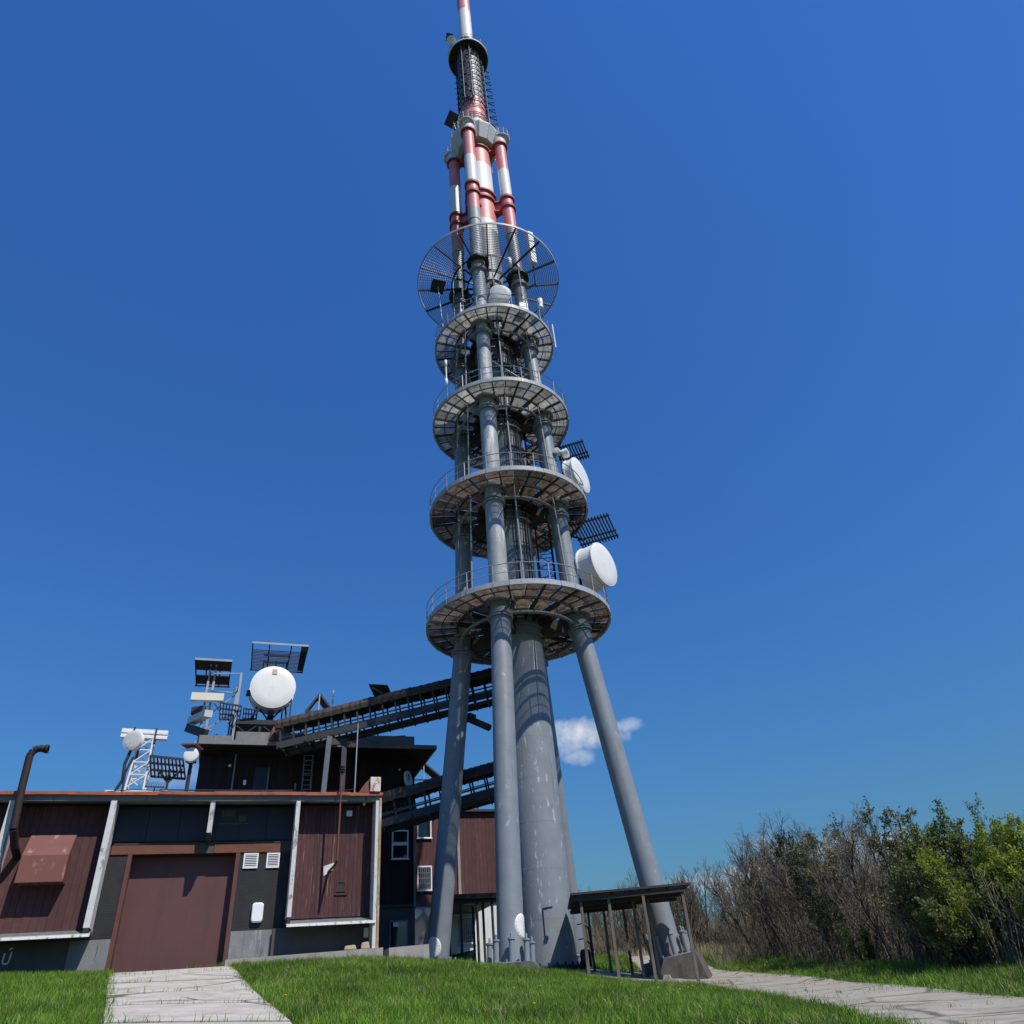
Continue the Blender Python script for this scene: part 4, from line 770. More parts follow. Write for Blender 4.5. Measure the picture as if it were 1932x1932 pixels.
B_('roof_rail', 'bridge_steel', lambda b: (b.path([(-4.6, 14.4, 10.9), (-4.6, 14.4, 14.6), (-2.9, 14.4, 14.65), (.2, 14.4, 14.65), (.2, 14.4, 10.9)], .03, 5), b.path([(-4.6, 14.4, 14.0), (.2, 14.4, 14.05)], .02, 5)))
for u, v, z, w_, hh, zr in ((-1.75, 14.8, 20.05, .95, 1.3, 17.35), (7.45, 22.5, 17.6, 1.65, 1.35, 15.2)):
    f = B_('peaked_frame', 'bridge_steel', lambda b: (b.beam((u-w_, v, z), (u-.1, v, z+hh), .1, .12), b.beam((u+w_, v, z), (u-.1, v, z+hh), .1, .12), b.beam((u-w_, v, z), (u+w_, v, z), .1, .1)))
    for q in (-w_, 0, w_): B_('post', 'bridge_steel', lambda b: b.box(u+q-.05, u+q+.05, v-.05, v+.05, zr, z+.05), f)
    B_('king_post', 'rail_grey', lambda b: b.box(u-.14, u-.06, v-.09, v-.01, z, z+hh-.05), f)
    B_('sheet', 'slate_shade_board', lambda b: b.hexa([(u-.1, v+.06, z+hh), (u+w_, v+.06, z), (u+w_, v+1.44, z), (u-.1, v+1.44, z+hh), (u-.07, v+.06, z+hh+.05), (u+w_+.03, v+.06, z+.05), (u+w_+.03, v+1.44, z+.05), (u-.07, v+1.44, z+hh+.05)]), f)
    B_('sheet', 'slate_shade_board', lambda b: b.hexa([(u-w_, v+.06, z), (u-.1, v+.06, z+hh), (u-.1, v+1.44, z+hh), (u-w_, v+1.44, z), (u-w_-.03, v+.06, z+.05), (u-.12, v+.06, z+hh+.05), (u-.12, v+1.44, z+hh+.05), (u-w_-.03, v+1.44, z+.05)]), f)
mp = FM @ Vector((4.2, 15.5, 0)); 
_c = FM @ Vector((4.3, 13.6, 15.2)); dish('satellite_dish', 'pale blue-grey satellite dish seen edge-on beside the upper building corner', _c, (.96, -.25, .1), .55, .12, (_c.x-.5, _c.y+1.1, 13.6), face='steel_upper')
# entrance shelter in front of the ground floor
ES = thing('entrance_shelter', 'small dark flat-roofed entrance shelter behind the left and front tower legs', 'shelter', FW(9, 17)+(4.0,), FA)
P_('roof', 'canopy_roof', lambda b: (b.box(7.7, 11.2, 16, 21.85, 8.22, 8.52), b.box(7.9, 11.0, 16.2, 21.8, 8.0, 8.22)), ES)
for u, v in ((8.34, 16.3), (9.45, 16.3), (9.85, 18.6), (10.2, 17.4), (10.5, 16.3), (8.5, 20.0)): P_('post', 'canopy_roof', lambda b: b.box(u-.07, u+.07, v-.07, v+.07, 3.6, 8.02), ES)
P_('downspout', 'rust_yellow', lambda b: b.tube((9.4, 16.1, 4.6), (9.4, 16.1, 7.8), .04, n=6), ES)
P_('lamp_tube', 'white_plastic', lambda b: b.box(8.6, 9.3, 16.5, 16.6, 7.93, 7.99), ES)
LC = thing('low_cabinet', 'low dark equipment cabinet under the entrance shelter', 'cabinet', FW(8.2, 16.8)+(4.0,), FA)
P_('body', 'dark_steel', lambda b: b.hexa([(7.6, 16.5, 3.6), (9.3, 16.5, 3.6), (9.3, 17.5, 3.6), (7.6, 17.5, 3.6), (7.6, 16.5, 5.1), (9.3, 16.5, 5.35), (9.3, 17.5, 5.35), (7.6, 17.5, 5.1)]), LC)
P_('yellow_lid', 'yellow', lambda b: b.lathe([(0, .1), (.1, .08), (.13, 0)], 12, M=Matrix.Translation((7.9, 16.6, 5.15))), LC)

# ================================================================== CABLE BRIDGES
def bridge(label, A, B, zc, n, sup=None):
    A = Vector(A); B = Vector(B); t = thing('cable_bridge', label, 'cable bridge', (A.x, A.y, A.z-1.2)); d = (B-A); L = d.length; dn = d.normalized(); side = dn.cross(Vector((0, 0, 1))).normalized(); up = side.cross(dn)
    if side.y > 0: side = -side
    def pt(s, w, z): return A+dn*s+side*w+up*z
    # roof of bent sheets
    ns = 9; prof = [(.92, .28), (.95, .55), (.78, .86), (.4, 1.03), (-.4, 1.03), (-.78, .86), (-.95, .55)]
    for i in range(ns):
        s0, s1 = L*i/ns-.02, L*(i+1)/ns+.02; mb = MB(); dz = random.uniform(-.025, .025); k = 10
        vs = []
        for j in range(k+1):
            s = s0+(s1-s0)*j/k; wob = .02*math.sin(j*2.3+i)
            for w, z in prof: vs.append(pt(s, w+wob, z+dz+wob))
        m_ = len(prof); fs = [(j*m_+q, j*m_+q+1, (j+1)*m_+q+1, (j+1)*m_+q) for j in range(k) for q in range(m_-1)]
        mb.add(vs, fs); vs2 = [v-up*.03-side*.0 for v in vs]; mb.add(vs2, [f[::-1] for f in fs]); build(mb, 'roof_sheet', 'bridge_sheet', t)
    for w in (.78, -.78):
        mb = MB(); mb.beam(pt(0, w, -.85), pt(L, w, -.85), .14, .42, up=up); build(mb, 'floor_beam', 'bridge_steel', t)
        mb = MB(); mb.beam(pt(0, w, .62), pt(L, w, .62), .1, .14, up=up); build(mb, 'top_beam', 'bridge_steel', t)
    m_ = MB(); mb = MB(); mb.box(-.05, .05, -.05, .05, -.75, .62); pm_ = local_mesh(mb, 'post', 'bridge_steel')
    q = Matrix((dn, side, up)).transposed().to_euler()
    for i in range(n):
        s = L*(i+.3)/n
        for w in (.78, -.78): piece('post', pm_, t, FR[t.name] @ pt(s, w, 0), q)
        mb = MB(); mb.beam(pt(s, .95, -1.05), pt(s, -.9, -1.05), .09, .12, up=up); build(mb, 'cross_beam', 'bridge_steel', t)
        if i % 2 == 0: mb = MB(); mb.box(-.05, .05, -.16, .1, -.12, .12, M=Matrix.Translation(pt(s, .9, -.95)) @ q.to_matrix().to_4x4()); build(mb, 'bracket', 'bridge_steel', t)
    mb = MB()
    for w, z in ((.45, -.28), (.1, -.1), (-.35, -.32), (-.6, -.05)): mb.tube(pt(0, w, z), pt(L, w, z+.02), .035, n=5)
    build(mb, 'cable', 'wire', t)
    mb = MB(); mb.beam(pt(0, -.2, -.92), pt(L, -.2, -.92), .5, .05, up=up); build(mb, 'cable_tray', 'bridge_steel', t)
    return t, pt
b1, pt1 = bridge('upper covered cable bridge climbing from the upper roof to the tower', (-16.2, 46.3, 17.55), (-.6, 45.75, 19.75), 0, 19)
mb = F(); mb.beam((-1.55, 11.9, 10.9), (-1.45, 10.3, 16.9), .3, .18); build(mb, 'support_strut', 'pipe_grey', b1)
mb = F(); mb.box(-.6, -.3, 10.6, 10.9, 10.85, 16.9); mb.beam((-1.5, 10.6, 16.6), (-.3, 10.7, 16.7), .2, .4); build(mb, 'support_column', 'bridge_steel', b1)
mb = MB(); mb.tube((-4.0, 45.0, 17.2), (-2.6, 44.2, 16.2), .22, n=10); mb.beam((-4.3, 45.3, 17.3), (-3.6, 44.9, 17.2), .6, .4); build(mb, 'pipe_stub', 'bridge_steel', b1)
b2, pt2 = bridge('lower covered cable bridge running from the garage corner to the tower', (-11.6, 46.6, 12.05), (-.6, 45.9, 13.85), 0, 12)
t = thing('antenna_rod', 'thin white collinear rod antenna rising behind the upper cable bridge', 'antenna', tuple(FM @ Vector((-1.4, 15, 17.4)))); mb = F(); mb.tube((-.9, 15, 17.35), (-.9, 15, 20.75), .03, n=6); mb.lathe([(0, 0), (.07, .02), (.07, .4), (.03, .45), (.07, .5), (.07, .95), (0, 1.0)], 10, M=Matrix.Translation((-.9, 15, 20.75))); build(mb, 'rod', 'white_paint', t)
t = thing('solar_panel', 'small tilted framed panel above the upper cable bridge', 'panel', tuple(FM @ Vector((1.7, 10.4, 18.5)))); mb = F(); mb.hexa([(.7, 9.2, 19.95), (1.7, 12.2, 20.0), (3.0, 12.0, 19.9), (1.9, 9.0, 19.85), (.7, 9.2, 20.0), (1.7, 12.2, 20.05), (3.0, 12.0, 19.95), (1.9, 9.0, 19.9)]); build(mb, 'panel', 'dark_steel', t); mb = F(); mb.tube((1.8, 10.4, 18.9), (1.8, 10.6, 19.95), .06, n=6); mb.tube((1.0, 9.5, 19.88), (2.3, 10.5, 19.65), .05, n=5); build(mb, 'bracket', 'rail_grey', t)
t = thing('antenna_rod', 'thin whip antenna with a round base on the garage roof right end', 'antenna', tuple(FM @ Vector((.0, 3, 10.85)))); mb = F(); mb.tube((-.75, 3, 10.95), (-.72, 3, 15.2), .035, n=6); build(mb, 'rod', 'rail_grey', t); mb = F(); mb.lathe([(0, 0), (.5, 0), (.5, .12), (.12, .2), (0, .3)], 20, M=Matrix.Translation((-.75, 3, 10.85)), smooth=False); build(mb, 'base', 'dark_steel', t)

# ================================================================== ROOF ANTENNAS
def FD(u, v): d = FM.to_3x3() @ Vector((u, v, 0)); return d
c = FM @ Vector((-5.05, 13.9, 21.35)); 
d_ = dish('drum_dish', 'big round white drum dish with an orange sticker on the upper roof', c, (.40, -.91, .02), 1.46, 1.25, None, sticker=True)
mb = F()
for a, b_ in (((-5.9, 14.8, 20.3), (-6.3, 14.4, 18.9)), ((-5.0, 15, 20.2), (-5.3, 14.4, 18.9)), ((-5.0, 15.0, 20.2), (-4.6, 16.2, 18.9)), ((-4.1, 14.8, 20.4), (-3.9, 14.4, 18.9)), ((-5.9, 14.9, 20.3), (-4.9, 14.4, 18.9)), ((-4.2, 14.9, 20.3), (-5.2, 14.4, 18.9)), ((-3.75, 14.5, 21), (-3.75, 14.5, 18.8))): mb.beam(a, b_, .09, .09)
mb.box(-5.2, -4.8, 14.2, 15.0, 19.45, 19.75); mb.box(-6.75, -6.35, 14.3, 14.7, 20.9, 21.2)
build(mb, 'mount', 'dark_steel', d_)
t = thing('antenna_deck', 'dark steel antenna deck on lattice legs carrying the big white drum', 'platform', tuple(FM @ Vector((-5.5, 15, 17.35))), FA)
P_('deck', 'dark_steel', lambda b: (b.box(-7.4, -3.8, 13.7, 17, 18.7, 18.85), b.box(-7.4, -3.8, 13.6, 13.7, 18.62, 18.92)), t)
for u in (-7.3, -5.6, -3.9):
    for v in (13.75, 16.9): P_('leg', 'dark_steel', lambda b: b.box(u-.07, u+.07, v-.07, v+.07, 17.34, 18.7), t)
for a, b_ in (((-7.3, 13.7, 17.4), (-5.6, 13.7, 18.7)), ((-5.6, 13.7, 17.4), (-7.3, 13.7, 18.7)), ((-5.6, 13.7, 17.4), (-3.9, 13.7, 18.7)), ((-3.9, 13.7, 17.4), (-5.6, 13.7, 18.7))): P_('brace', 'dark_steel', lambda b: b.beam(a, b_, .06, .06), t)
def slab_shield(label, u0, u1, v0, v1, z0, z1, solid, edge, nm='ice_shield', nl=14, legs=()):
    t = thing(nm, label, 'ice shield', tuple(FM @ Vector(((u0+u1)/2, v1, min(z0, z1)-.3))), FA)
    P_('frame', 'dark_steel', lambda b: [b.beam(p, q, .08, .1) for p, q in (((u0, v0, z0), (u0+.1, v1, z1)), ((u1, v0, z0), (u1-.1, v1, z1)), ((u0, v1, z1), (u1, v1, z1)), ((u0+(u1-u0)*.3, v0, z0), (u0+(u1-u0)*.32, v1, z1)), ((u0+(u1-u0)*.7, v0, z0), (u0+(u1-u0)*.68, v1, z1)))], t)
    P_('edge_strip', edge, lambda b: b.beam((u0-.03, v0-.04, z0+.02), (u1+.03, v0-.04, z0+.02), .06, .14), t)
    for i in range(nl):
        f = .24+.74*i/nl; v = v0+(v1-v0)*f; z = z0+(z1-z0)*f; P_('slat', 'dark_steel', lambda b: b.beam((u0+.05, v, z), (u1-.05, v, z), .055, .05), t)
    for a, b_, c_, e_ in solid:
        def g_(b):
            va, vb = v0+(v1-v0)*a, v0+(v1-v0)*b_; za, zb = z0+(z1-z0)*a, z0+(z1-z0)*b_; ua, ub = u0+(u1-u0)*c_, u0+(u1-u0)*e_
            b.hexa([(ua, va, za+.06), (ub, va, za+.06), (ub, vb, zb+.06), (ua, vb, zb+.06), (ua, va, za+.1), (ub, va, za+.1), (ub, vb, zb+.1), (ua, vb, zb+.1)])
        P_('sheet', 'canopy_roof', g_, t)
    for p, q in legs: P_('arm', 'dark_steel', lambda b: b.beam(p, q, .1, .1), t)
    return t
slab_shield('blue-grey slatted ice shield on posts above the big white drum', -6.75, -2.95, 14.3, 17.3, 24.65, 23.9, ((.05, .98, .88, .99),), 'rail_grey', legs=(((-5.9, 16.4, 18.9), (-5.85, 16.0, 24.1)), ((-4.2, 16.4, 18.9), (-4.25, 16, 24.1)), ((-5.0, 16.4, 18.9), (-5.0, 16.0, 24.1)), ((-5.9, 16, 24.0), (-4.2, 16, 24.0)), ((-5.9, 15.2, 24.2), (-4.2, 15.2, 24.2))))
slab_shield('dark two-panel ice shield on top of the left lattice mast', -10.27, -7.95, 14.1, 17.4, 23.1, 22.55, ((.03, .42, .02, .98), (.62, .96, .02, .98)), 'rail_grey', nl=0, legs=(((-9.25, 14.4, 21.6), (-9.25, 15.5, 22.8)), ((-8.9, 14.4, 21.6), (-8.9, 15.5, 22.8)), ((-9.25, 14.4, 21.0), (-9.25, 14.4, 22.9)), ((-8.9, 14.4, 21), (-8.9, 14.4, 22.9))))
LM = thing('lattice_mast', 'grey twin-post lattice mast at left end of the upper roof', 'mast', tuple(FM @ Vector((-8.6, 14.3, 17.35))), FA)
for u, v, zt in ((-9.25, 14.4, 21.7), (-8.9, 14.4, 21.7), (-7.35, 14.4, 21.4), (-7.2, 13.6, 22.1)): P_('post', 'rail_grey', lambda b: b.box(u-.07, u+.07, v-.07, v+.07, 17.34, zt), LM)
for a, b_ in (((-8.9, 14.4, 21.0), (-7.35, 14.4, 21.0)), ((-8.9, 13.7, 22.0), (-7.2, 13.6, 22.05)), ((-8.9, 14.4, 19.4), (-7.35, 14.4, 20.9)), ((-8.9, 14.4, 20.5), (-7.35, 14.4, 18.6)), ((-8.9, 14.4, 18.6), (-7.35, 14.4, 17.5)), ((-9.25, 14.4, 18.2), (-7.35, 14.4, 19.6)), ((-7.35, 14.4, 21), (-7.2, 13.6, 21.9))): P_('brace', 'rail_grey', lambda b: b.beam(a, b_, .07, .07), LM)
for i in range(9): z = 17.8+i*.42; P_('rung', 'rail_grey', lambda b: b.beam((-9.25, 14.4, z), (-8.9, 14.4, z+.12), .04, .04), LM)
def bar_ant(label, p, q, hh, w, mt, tower=True):
    t = thing('bar_antenna', label, 'antenna', tuple(FM @ Vector(((p[0]+q[0])/2, (p[1]+q[1])/2, min(p[2], q[2])-hh/2))), FA, 'bar antennas on the left lattice mast' if tower else None)
    P_('housing', mt, lambda b: b.beam(p, q, w, hh), t); o = t.children[0] if t.children else None
    mx_ = ((p[0]+q[0])/2, (p[1]+q[1])/2, (p[2]+q[2])/2)
    if tower: P_('bracket', 'dark_steel', lambda b: b.beam((mx_[0], mx_[1], mx_[2]), (-9.1, 14.4, mx_[2]), .12, .12), t)
    return t
bar_ant('cream box-shaped bar antenna lying level below the two-panel shield', (-10.1, 13.9, 20.4), (-8.1, 13.9, 20.42), .5, .35, 'antenna_cream')
bar_ant('pale tilted bar antenna pointing out to the right on the left mast', (-9.95, 15.4, 19.3), (-8.8, 12.4, 18.8), .42, .5, 'collar_white')
bar_ant('dark bar antenna half hidden behind the left mast', (-9.95, 14.9, 19.75), (-9.2, 14.6, 19.8), .5, .4, 'bridge_steel')
bar_ant('lowest dark bar antenna on the left mast', (-10.0, 15.2, 18.75), (-8.9, 13.4, 17.85), .5, .5, 'bridge_steel')
def grid_shield(label, pts, nu, nv, post, nm='ice_shield'):
    a, b_, c_, d_ = [Vector(p) for p in pts]; t = thing(nm, label, 'ice shield', tuple(FM @ ((a+b_+c_+d_)/4)), FA)
    for i in range(nu+1): f = i/nu; P_('slat', 'dark_steel', lambda b: b.beam(a.lerp(b_, f), d_.lerp(c_, f), .06, .06), t)
    for j in range(nv+1): f = j/nv; P_('cross_bar', 'dark_steel', lambda b: b.beam(a.lerp(d_, f), b_.lerp(c_, f), .09, .09), t)
    for p, q in post: P_('post', 'dark_steel', lambda b: b.beam(p, q, .1, .1), t)
grid_shield('dark bar-grid ice shield between the left mast and the big drum', [(-8.2, 12.6, 19.6), (-6.9, 12.8, 19.5), (-6.95, 15, 19.3), (-8.2, 15, 19.35)], 7, 3, (((-7.5, 14, 17.35), (-7.5, 14, 19.4)),))
grid_shield('dark bar-grid ice shield left behind the big drum', [(-6.75, 13.2, 19.5), (-5.9, 13.3, 19.45), (-5.9, 15.2, 19.2), (-6.75, 15.2, 19.2)], 5, 3, (((-6.3, 14.6, 18.85), (-6.3, 14.6, 19.3)),))
t = thing('traffic_cone', 'faded orange conical cover at the upper roof parapet', 'cone', tuple(FM @ Vector((-4.7, 13.25, 17.35)))); mb = F(); mb.lathe([(.28, 0), (.22, .35), (.1, .8), (.02, 1.0)], 16, M=Matrix.Translation((-4.75, 13.15, 17.35))); build(mb, 'cone', 'rust_orange', t)
# garage roof group
t = thing('lattice_mast', 'white lattice tower with antennas on the garage roof left of the upper building', 'mast', tuple(FM @ Vector((-10.7, 1.5, 10.86))), FA)
cs = ((-11.15, 1.0), (-10.38, 1.0), (-10.38, 1.8), (-11.15, 1.8)); ct = ((-10.98, 1.1), (-10.4, 1.1), (-10.4, 1.7), (-10.98, 1.7))
for (a, b_), (c_, d2) in zip(cs, ct): P_('leg', 'white_paint', lambda b: b.beam((a, b_, 10.86), (c_, d2, 13.55), .07, .07), t)
for i in range(4):
    z0, z1_ = 11.3+i*.56, 11.86+i*.56
    def q_(k, z): f = (z-10.86)/2.69; k %= 4; return (cs[k][0]+(ct[k][0]-cs[k][0])*f, cs[k][1]+(ct[k][1]-cs[k][1])*f, z)
    for k in range(4): P_('brace', 'white_paint', lambda b: (b.beam(q_(k, z0), q_(k+1, z1_), .04, .04), b.beam(q_(k, z1_), q_(k+1, z1_), .045, .045)), t)
P_('skid', 'white_paint', lambda b: (b.box(-11.9, -9.35, .9, 1.05, 11.02, 11.14), b.box(-11.9, -9.35, 1.8, 1.95, 11.02, 11.14), b.box(-11.7, -11.5, .8, 2.1, 10.86, 11.02), b.box(-9.7, -9.5, .8, 2.1, 10.86, 11.02)), t)
P_('cable_bundle', 'dark_steel', lambda b: (b.path([(-11.2, .95, 13.0), (-11.35, .95, 12.3), (-11.3, .95, 11.6), (-11.5, .95, 11.1)], .07, 6), b.path([(-11.05, .9, 12.6), (-11.25, .9, 11.9), (-11.2, .9, 11.0)], .05, 6)), t)
t = thing('bar_antenna', 'long white ribbed bar antenna on top of the white lattice tower', 'antenna', tuple(FM @ Vector((-10.8, 1.2, 13.5))), FA)
P_('housing', 'white_paint', lambda b: [b.beam((-11.8, 1.2, 13.60+i*.105), (-9.82, 1.2, 13.54+i*.105), .3-.06*(i % 2), .1) for i in range(4)], t)
P_('bracket', 'dark_steel', lambda b: (b.box(-11.3, -11.24, 1.0, 1.3, 13.5, 14.0), b.box(-10.36, -10.3, 1.0, 1.3, 13.3, 13.98)), t)
c = FM @ Vector((-11.23, .75, 13.32)); m2 = FM @ Vector((-11.0, 1.3, 12.6)); dish('drum_dish', 'medium white dish at left side of the white lattice tower', c, (-.06, -.99, -.02), .43, .22, m2, face='collar_white')
grid_shield('dark bar-grid ice shield beside the white lattice tower', [(-10.35, .7, 12.6), (-8.95, .8, 12.5), (-8.8, 2.2, 12.0), (-10.3, 2.2, 12.1)], 9, 3, (((-9.47, 1.3, 10.86), (-9.47, 1.3, 12.2)), ((-9.47, 1.3, 11.6), (-10.0, 1.3, 12.2)), ((-9.47, 1.3, 11.6), (-8.95, 1.3, 12.2))))
c = FM @ Vector((-8.66, 1.0, 12.80)); m2 = FM @ Vector((-8.62, 1.45, 10.86)); dish('drum_dish', 'small round white dish on a pole beside the dark upper wall', c, (.25, -.95, 0), .31, .25, m2)
t = thing('flat_panel', 'thin rusty plate on a pole above the small round roof dish', 'panel', tuple(FM @ Vector((-8.6, 1.4, 13.2)))); mb = F(); mb.hexa([(-9.15, .9, 13.2), (-8.5, .8, 13.2), (-8.2, 1.8, 13.25), (-8.85, 1.9, 13.25), (-9.15, .9, 13.26), (-8.5, .8, 13.26), (-8.2, 1.8, 13.31), (-8.85, 1.9, 13.31)]); build(mb, 'plate', 'rust_pipe', t); mb = F(); mb.tube((-8.62, 1.5, 12.9), (-8.6, 1.5, 13.6), .04, n=6); build(mb, 'bracket', 'rail_grey', t)
t = thing('yagi_antenna', 'low dark comb-shaped antenna lying near the garage roof edge', 'antenna', tuple(FM @ Vector((-9.6, 1.0, 10.9)))); mb = F(); mb.tube((-10.3, .6, 11.22), (-9.5, .7, 11.22), .03, n=5)
for i in range(8): mb.tube((-10.25+i*.1, .5, 11.2), (-10.2+i*.1, .6, 11.4), .018, n=4)
mb.tube((-9.9, .65, 10.86), (-9.9, .65, 11.22), .03, n=5); build(mb, 'boom', 'dark_steel', t)

# ================================================================== RIGHT SHELTER
SH = thing('open_shelter', 'open dark-roofed shelter on many bare wooden posts beside the right tower leg', 'shelter', (3.9, 38.6, 2.6))
mb = MB(); mb.prism([(1.02, 36.55), (6.4, 36.6), (6.35, 40.2), (4.55, 40.7), (4.45, 42.0), (.95, 42.0)], 5.83, 5.92); rf = build(mb, 'roof', 'canopy_roof', SH)
for y, xr in ((36.75, 6.2), (38.5, 6.2), (40.1, 6.2), (41.8, 4.4)): mb = MB(); mb.beam((1.05, y, 5.67), (xr, y, 5.67), .14, .16); build(mb, 'beam', 'canopy_roof', SH)
for x in np.arange(1.3, 6.3, .82): mb = MB(); mb.box(x-.05, x+.05, 36.62, 40.15 if x > 4.4 else 41.9, 5.76, 5.826); build(mb, 'rafter', 'canopy_roof', rf)
for x, y in ((1.45, 36.85), (2.70, 36.85), (4.22, 36.75), (5.98, 36.8), (1.94, 41.75), (2.73, 41.75), (3.72, 41.75), (3.92, 38.5), (4.62, 38.5)):
    mb = MB(); zb = h(x, y)-.1; mb.hexa([(x-.065, y-.065, zb), (x+.065, y-.065, zb), (x+.065, y+.065, zb), (x-.065, y+.065, zb), (x-.06, y-.06, 5.62), (x+.06, y-.06, 5.62), (x+.06, y+.06, 5.62), (x-.06, y+.06, 5.62)]); build(mb, 'post', 'timber_grey', SH)
mb = MB(); mb.hexa([(4.3, 36.4, 2.0), (6.7, 36.1, 1.9), (6.7, 37.2, 1.9), (4.3, 37.4, 2.0), (4.4, 36.5, 2.28), (6.5, 36.3, 2.18), (6.5, 37.1, 2.2), (4.4, 37.3, 2.3)]); o = build(mb, 'concrete_step', 'concrete'); tag(o, 'cracked flat concrete step at the front edge of the open shelter', 'step')
mb = MB(); mb.hexa([(4.2, 38.6, 2.2), (5.2, 38.4, 2.2), (5.4, 39.4, 2.2), (4.2, 39.4, 2.2), (4.25, 38.65, 2.62), (5.0, 38.5, 2.6), (5.15, 39.3, 2.62), (4.25, 39.35, 2.64)]); o = build(mb, 'concrete_step', 'concrete'); tag(o, 'smaller raised concrete slab against the right leg footing', 'step')
t = thing('loop_pipes', 'two thin dark loop pipes and a dark canister beside the column foot', 'pipe', (1.45, 42.3, 3.2)); mb = MB()
for z in (5.15, 4.5): mb.path([(1.35, 42.2, z), (1.6, 41.9, z), (1.85, 41.6, z-.25), (1.95, 41.5, 3.0)], .03, 6)
build(mb, 'pipe', 'dark_steel', t); mb = MB(); mb.lathe([(0, 0), (.25, .02), (.28, .2), (.28, .6), (.2, .75), (0, .78)], 16, M=Matrix.Translation((1.6, 42.1, 3.3))); build(mb, 'canister', 'dark_steel', t)

# ================================================================== TREES
def gen_tree(seed, hh, stems, spread, lv=(8, 6, 4), up=.35, leaf=0, trunk_r=.07, lean=0.):
    r = np.random.default_rng(seed); big = MB(); tw = MB(); tips = []
    def grow(p, d, L, rad, level):
        n = 4 if level < 2 else (3 if level == 2 else 2); pts = [np.array(p)]; dirs = []; dd = np.array(d, float)
        for i in range(n):
            dd = dd+r.normal(0, .13 if level < 2 else .2, 3)+np.array([0, 0, up*(.25 if level < 2 else .18)]); dd /= np.linalg.norm(dd); pts.append(pts[-1]+dd*L/n); dirs.append(dd)
        for i in range(n):
            r0 = rad*(1-i/n*.65); r1 = rad*(1-(i+1)/n*.65); r0 = max(r0, .0065); r1 = max(r1, .005)
            (big if level < 2 and rad > .02 else tw).tube(pts[i], pts[i+1], r0, r1, n=5 if level == 0 else 3, caps=False)
        if level >= 2: tips.extend(pts[1:])
        if level >= len(lv): return
        for _ in range(lv[level]):
            f = r.uniform((.06 if leaf else .25) if level == 0 else .15, 1.0); i = min(int(f*n), n-1); q = pts[i]+(pts[i+1]-pts[i])*(f*n-i); base = dirs[i]
            s = r.normal(0, 1, 3); s -= base*s.dot(base); s /= np.linalg.norm(s)+1e-9; ang = r.uniform(.35, .8); nd = base*math.cos(ang)+s*math.sin(ang)
            grow(q, nd, L*r.uniform(.32, .55)*(1.15-f*.45), rad*.5*(1-f*.4), level+1)
    for s in range(stems):
        a = 2*PI*s/stems+r.uniform(-.4, .4); k = r.uniform(.3, 1)*spread
        grow((math.cos(a)*.06*min(stems, 4), math.sin(a)*.06*min(stems, 4), -.15), (math.cos(a)*k+lean, math.sin(a)*k, 1), hh*r.uniform(.68, .86), trunk_r*r.uniform(.7, 1.2), 0)
    lf = None
    if leaf:
        lf = MB(); tp = np.array(tips); n = leaf; sel = tp[r.integers(0, len(tp), n)]+r.normal(0, .065, (n, 3))
        for c in sel:
            u = r.normal(0, 1, 3); u /= np.linalg.norm(u); w = np.cross(u, r.normal(0, 1, 3)); w /= np.linalg.norm(w)+1e-9; s = r.uniform(.03, .062); k = len(lf.v)
            lf.v += [tuple(c-u*s*1.3), tuple(c+w*s*.7), tuple(c+u*s*1.3), tuple(c-w*s*.7)]; lf.f.append([k, k+1, k+2, k+3]); lf.mi.append(0); lf.sm.append(False)
    return big, tw, lf
def tree_meshes(nm, seed, hh, stems, spread, bark='bark', leafmat=None, **k):
    big, tw, lf = gen_tree(seed, hh, stems, spread, **k)
    return [('trunk', local_mesh(big, 'trunk', bark)), ('twigs', local_mesh(tw, 'twigs', 'twig' if leafmat is None else bark))]+([('leaves', local_mesh(lf, 'leaves', leafmat))] if lf else [])
def place(ms, x, y, hscale, rz, label, group=None, ws=None):
    t = thing('tree', label, 'tree', (x, y, h(x, y)), rz, group)
    for n, me in ms: piece(n, me, t, scale=(ws or hscale, ws or hscale, hscale))
    return t
BARE = [tree_meshes('bare', 11+i, 6, 3+i % 3, .38+.06*(i % 2), 'bark' if i % 2 else 'bark_dark', lv=(11, 7, 5), up=.55, lean=.03*(i-2), trunk_r=.085) for i in range(5)]
front = [(5.9, 63.7, 5.3), (7.3, 62.6, 5.6), (8.6, 63.4, 5.9), (10.0, 61.2, 5.9), (11.3, 63.0, 5.9), (12.7, 60.7, 5.6), (12.9, 57.2, 6.4), (12.6, 54.3, 6.0), (13.0, 51.6, 7.0), (12.7, 49.2, 6.6), (12.9, 47.1, 7.3), (13.1, 45.1, 6.6), (12.7, 43.3, 6.2), (13.2, 41.5, 6.0), (12.9, 36.3, 5.3), (13.1, 34.4, 5.6), (12.9, 32.4, 5.5), (13.0, 30.9, 5.1)]
rt = random.Random(4); ORD = 'first second third fourth fifth sixth seventh eighth ninth tenth eleventh twelfth thirteenth fourteenth fifteenth sixteenth seventeenth eighteenth'.split()
for i, (x, y, hh) in enumerate(front):
    place(BARE[(i*2+i//5) % 5], x+rt.uniform(-.3, .5), y+rt.uniform(-.4, .4), hh*.93/5.9, rt.uniform(0, 6.28), 'leafless grey-brown tree beyond the road, '+ORD[i]+' in the front row from the open shelter', 'bare trees beyond the road')
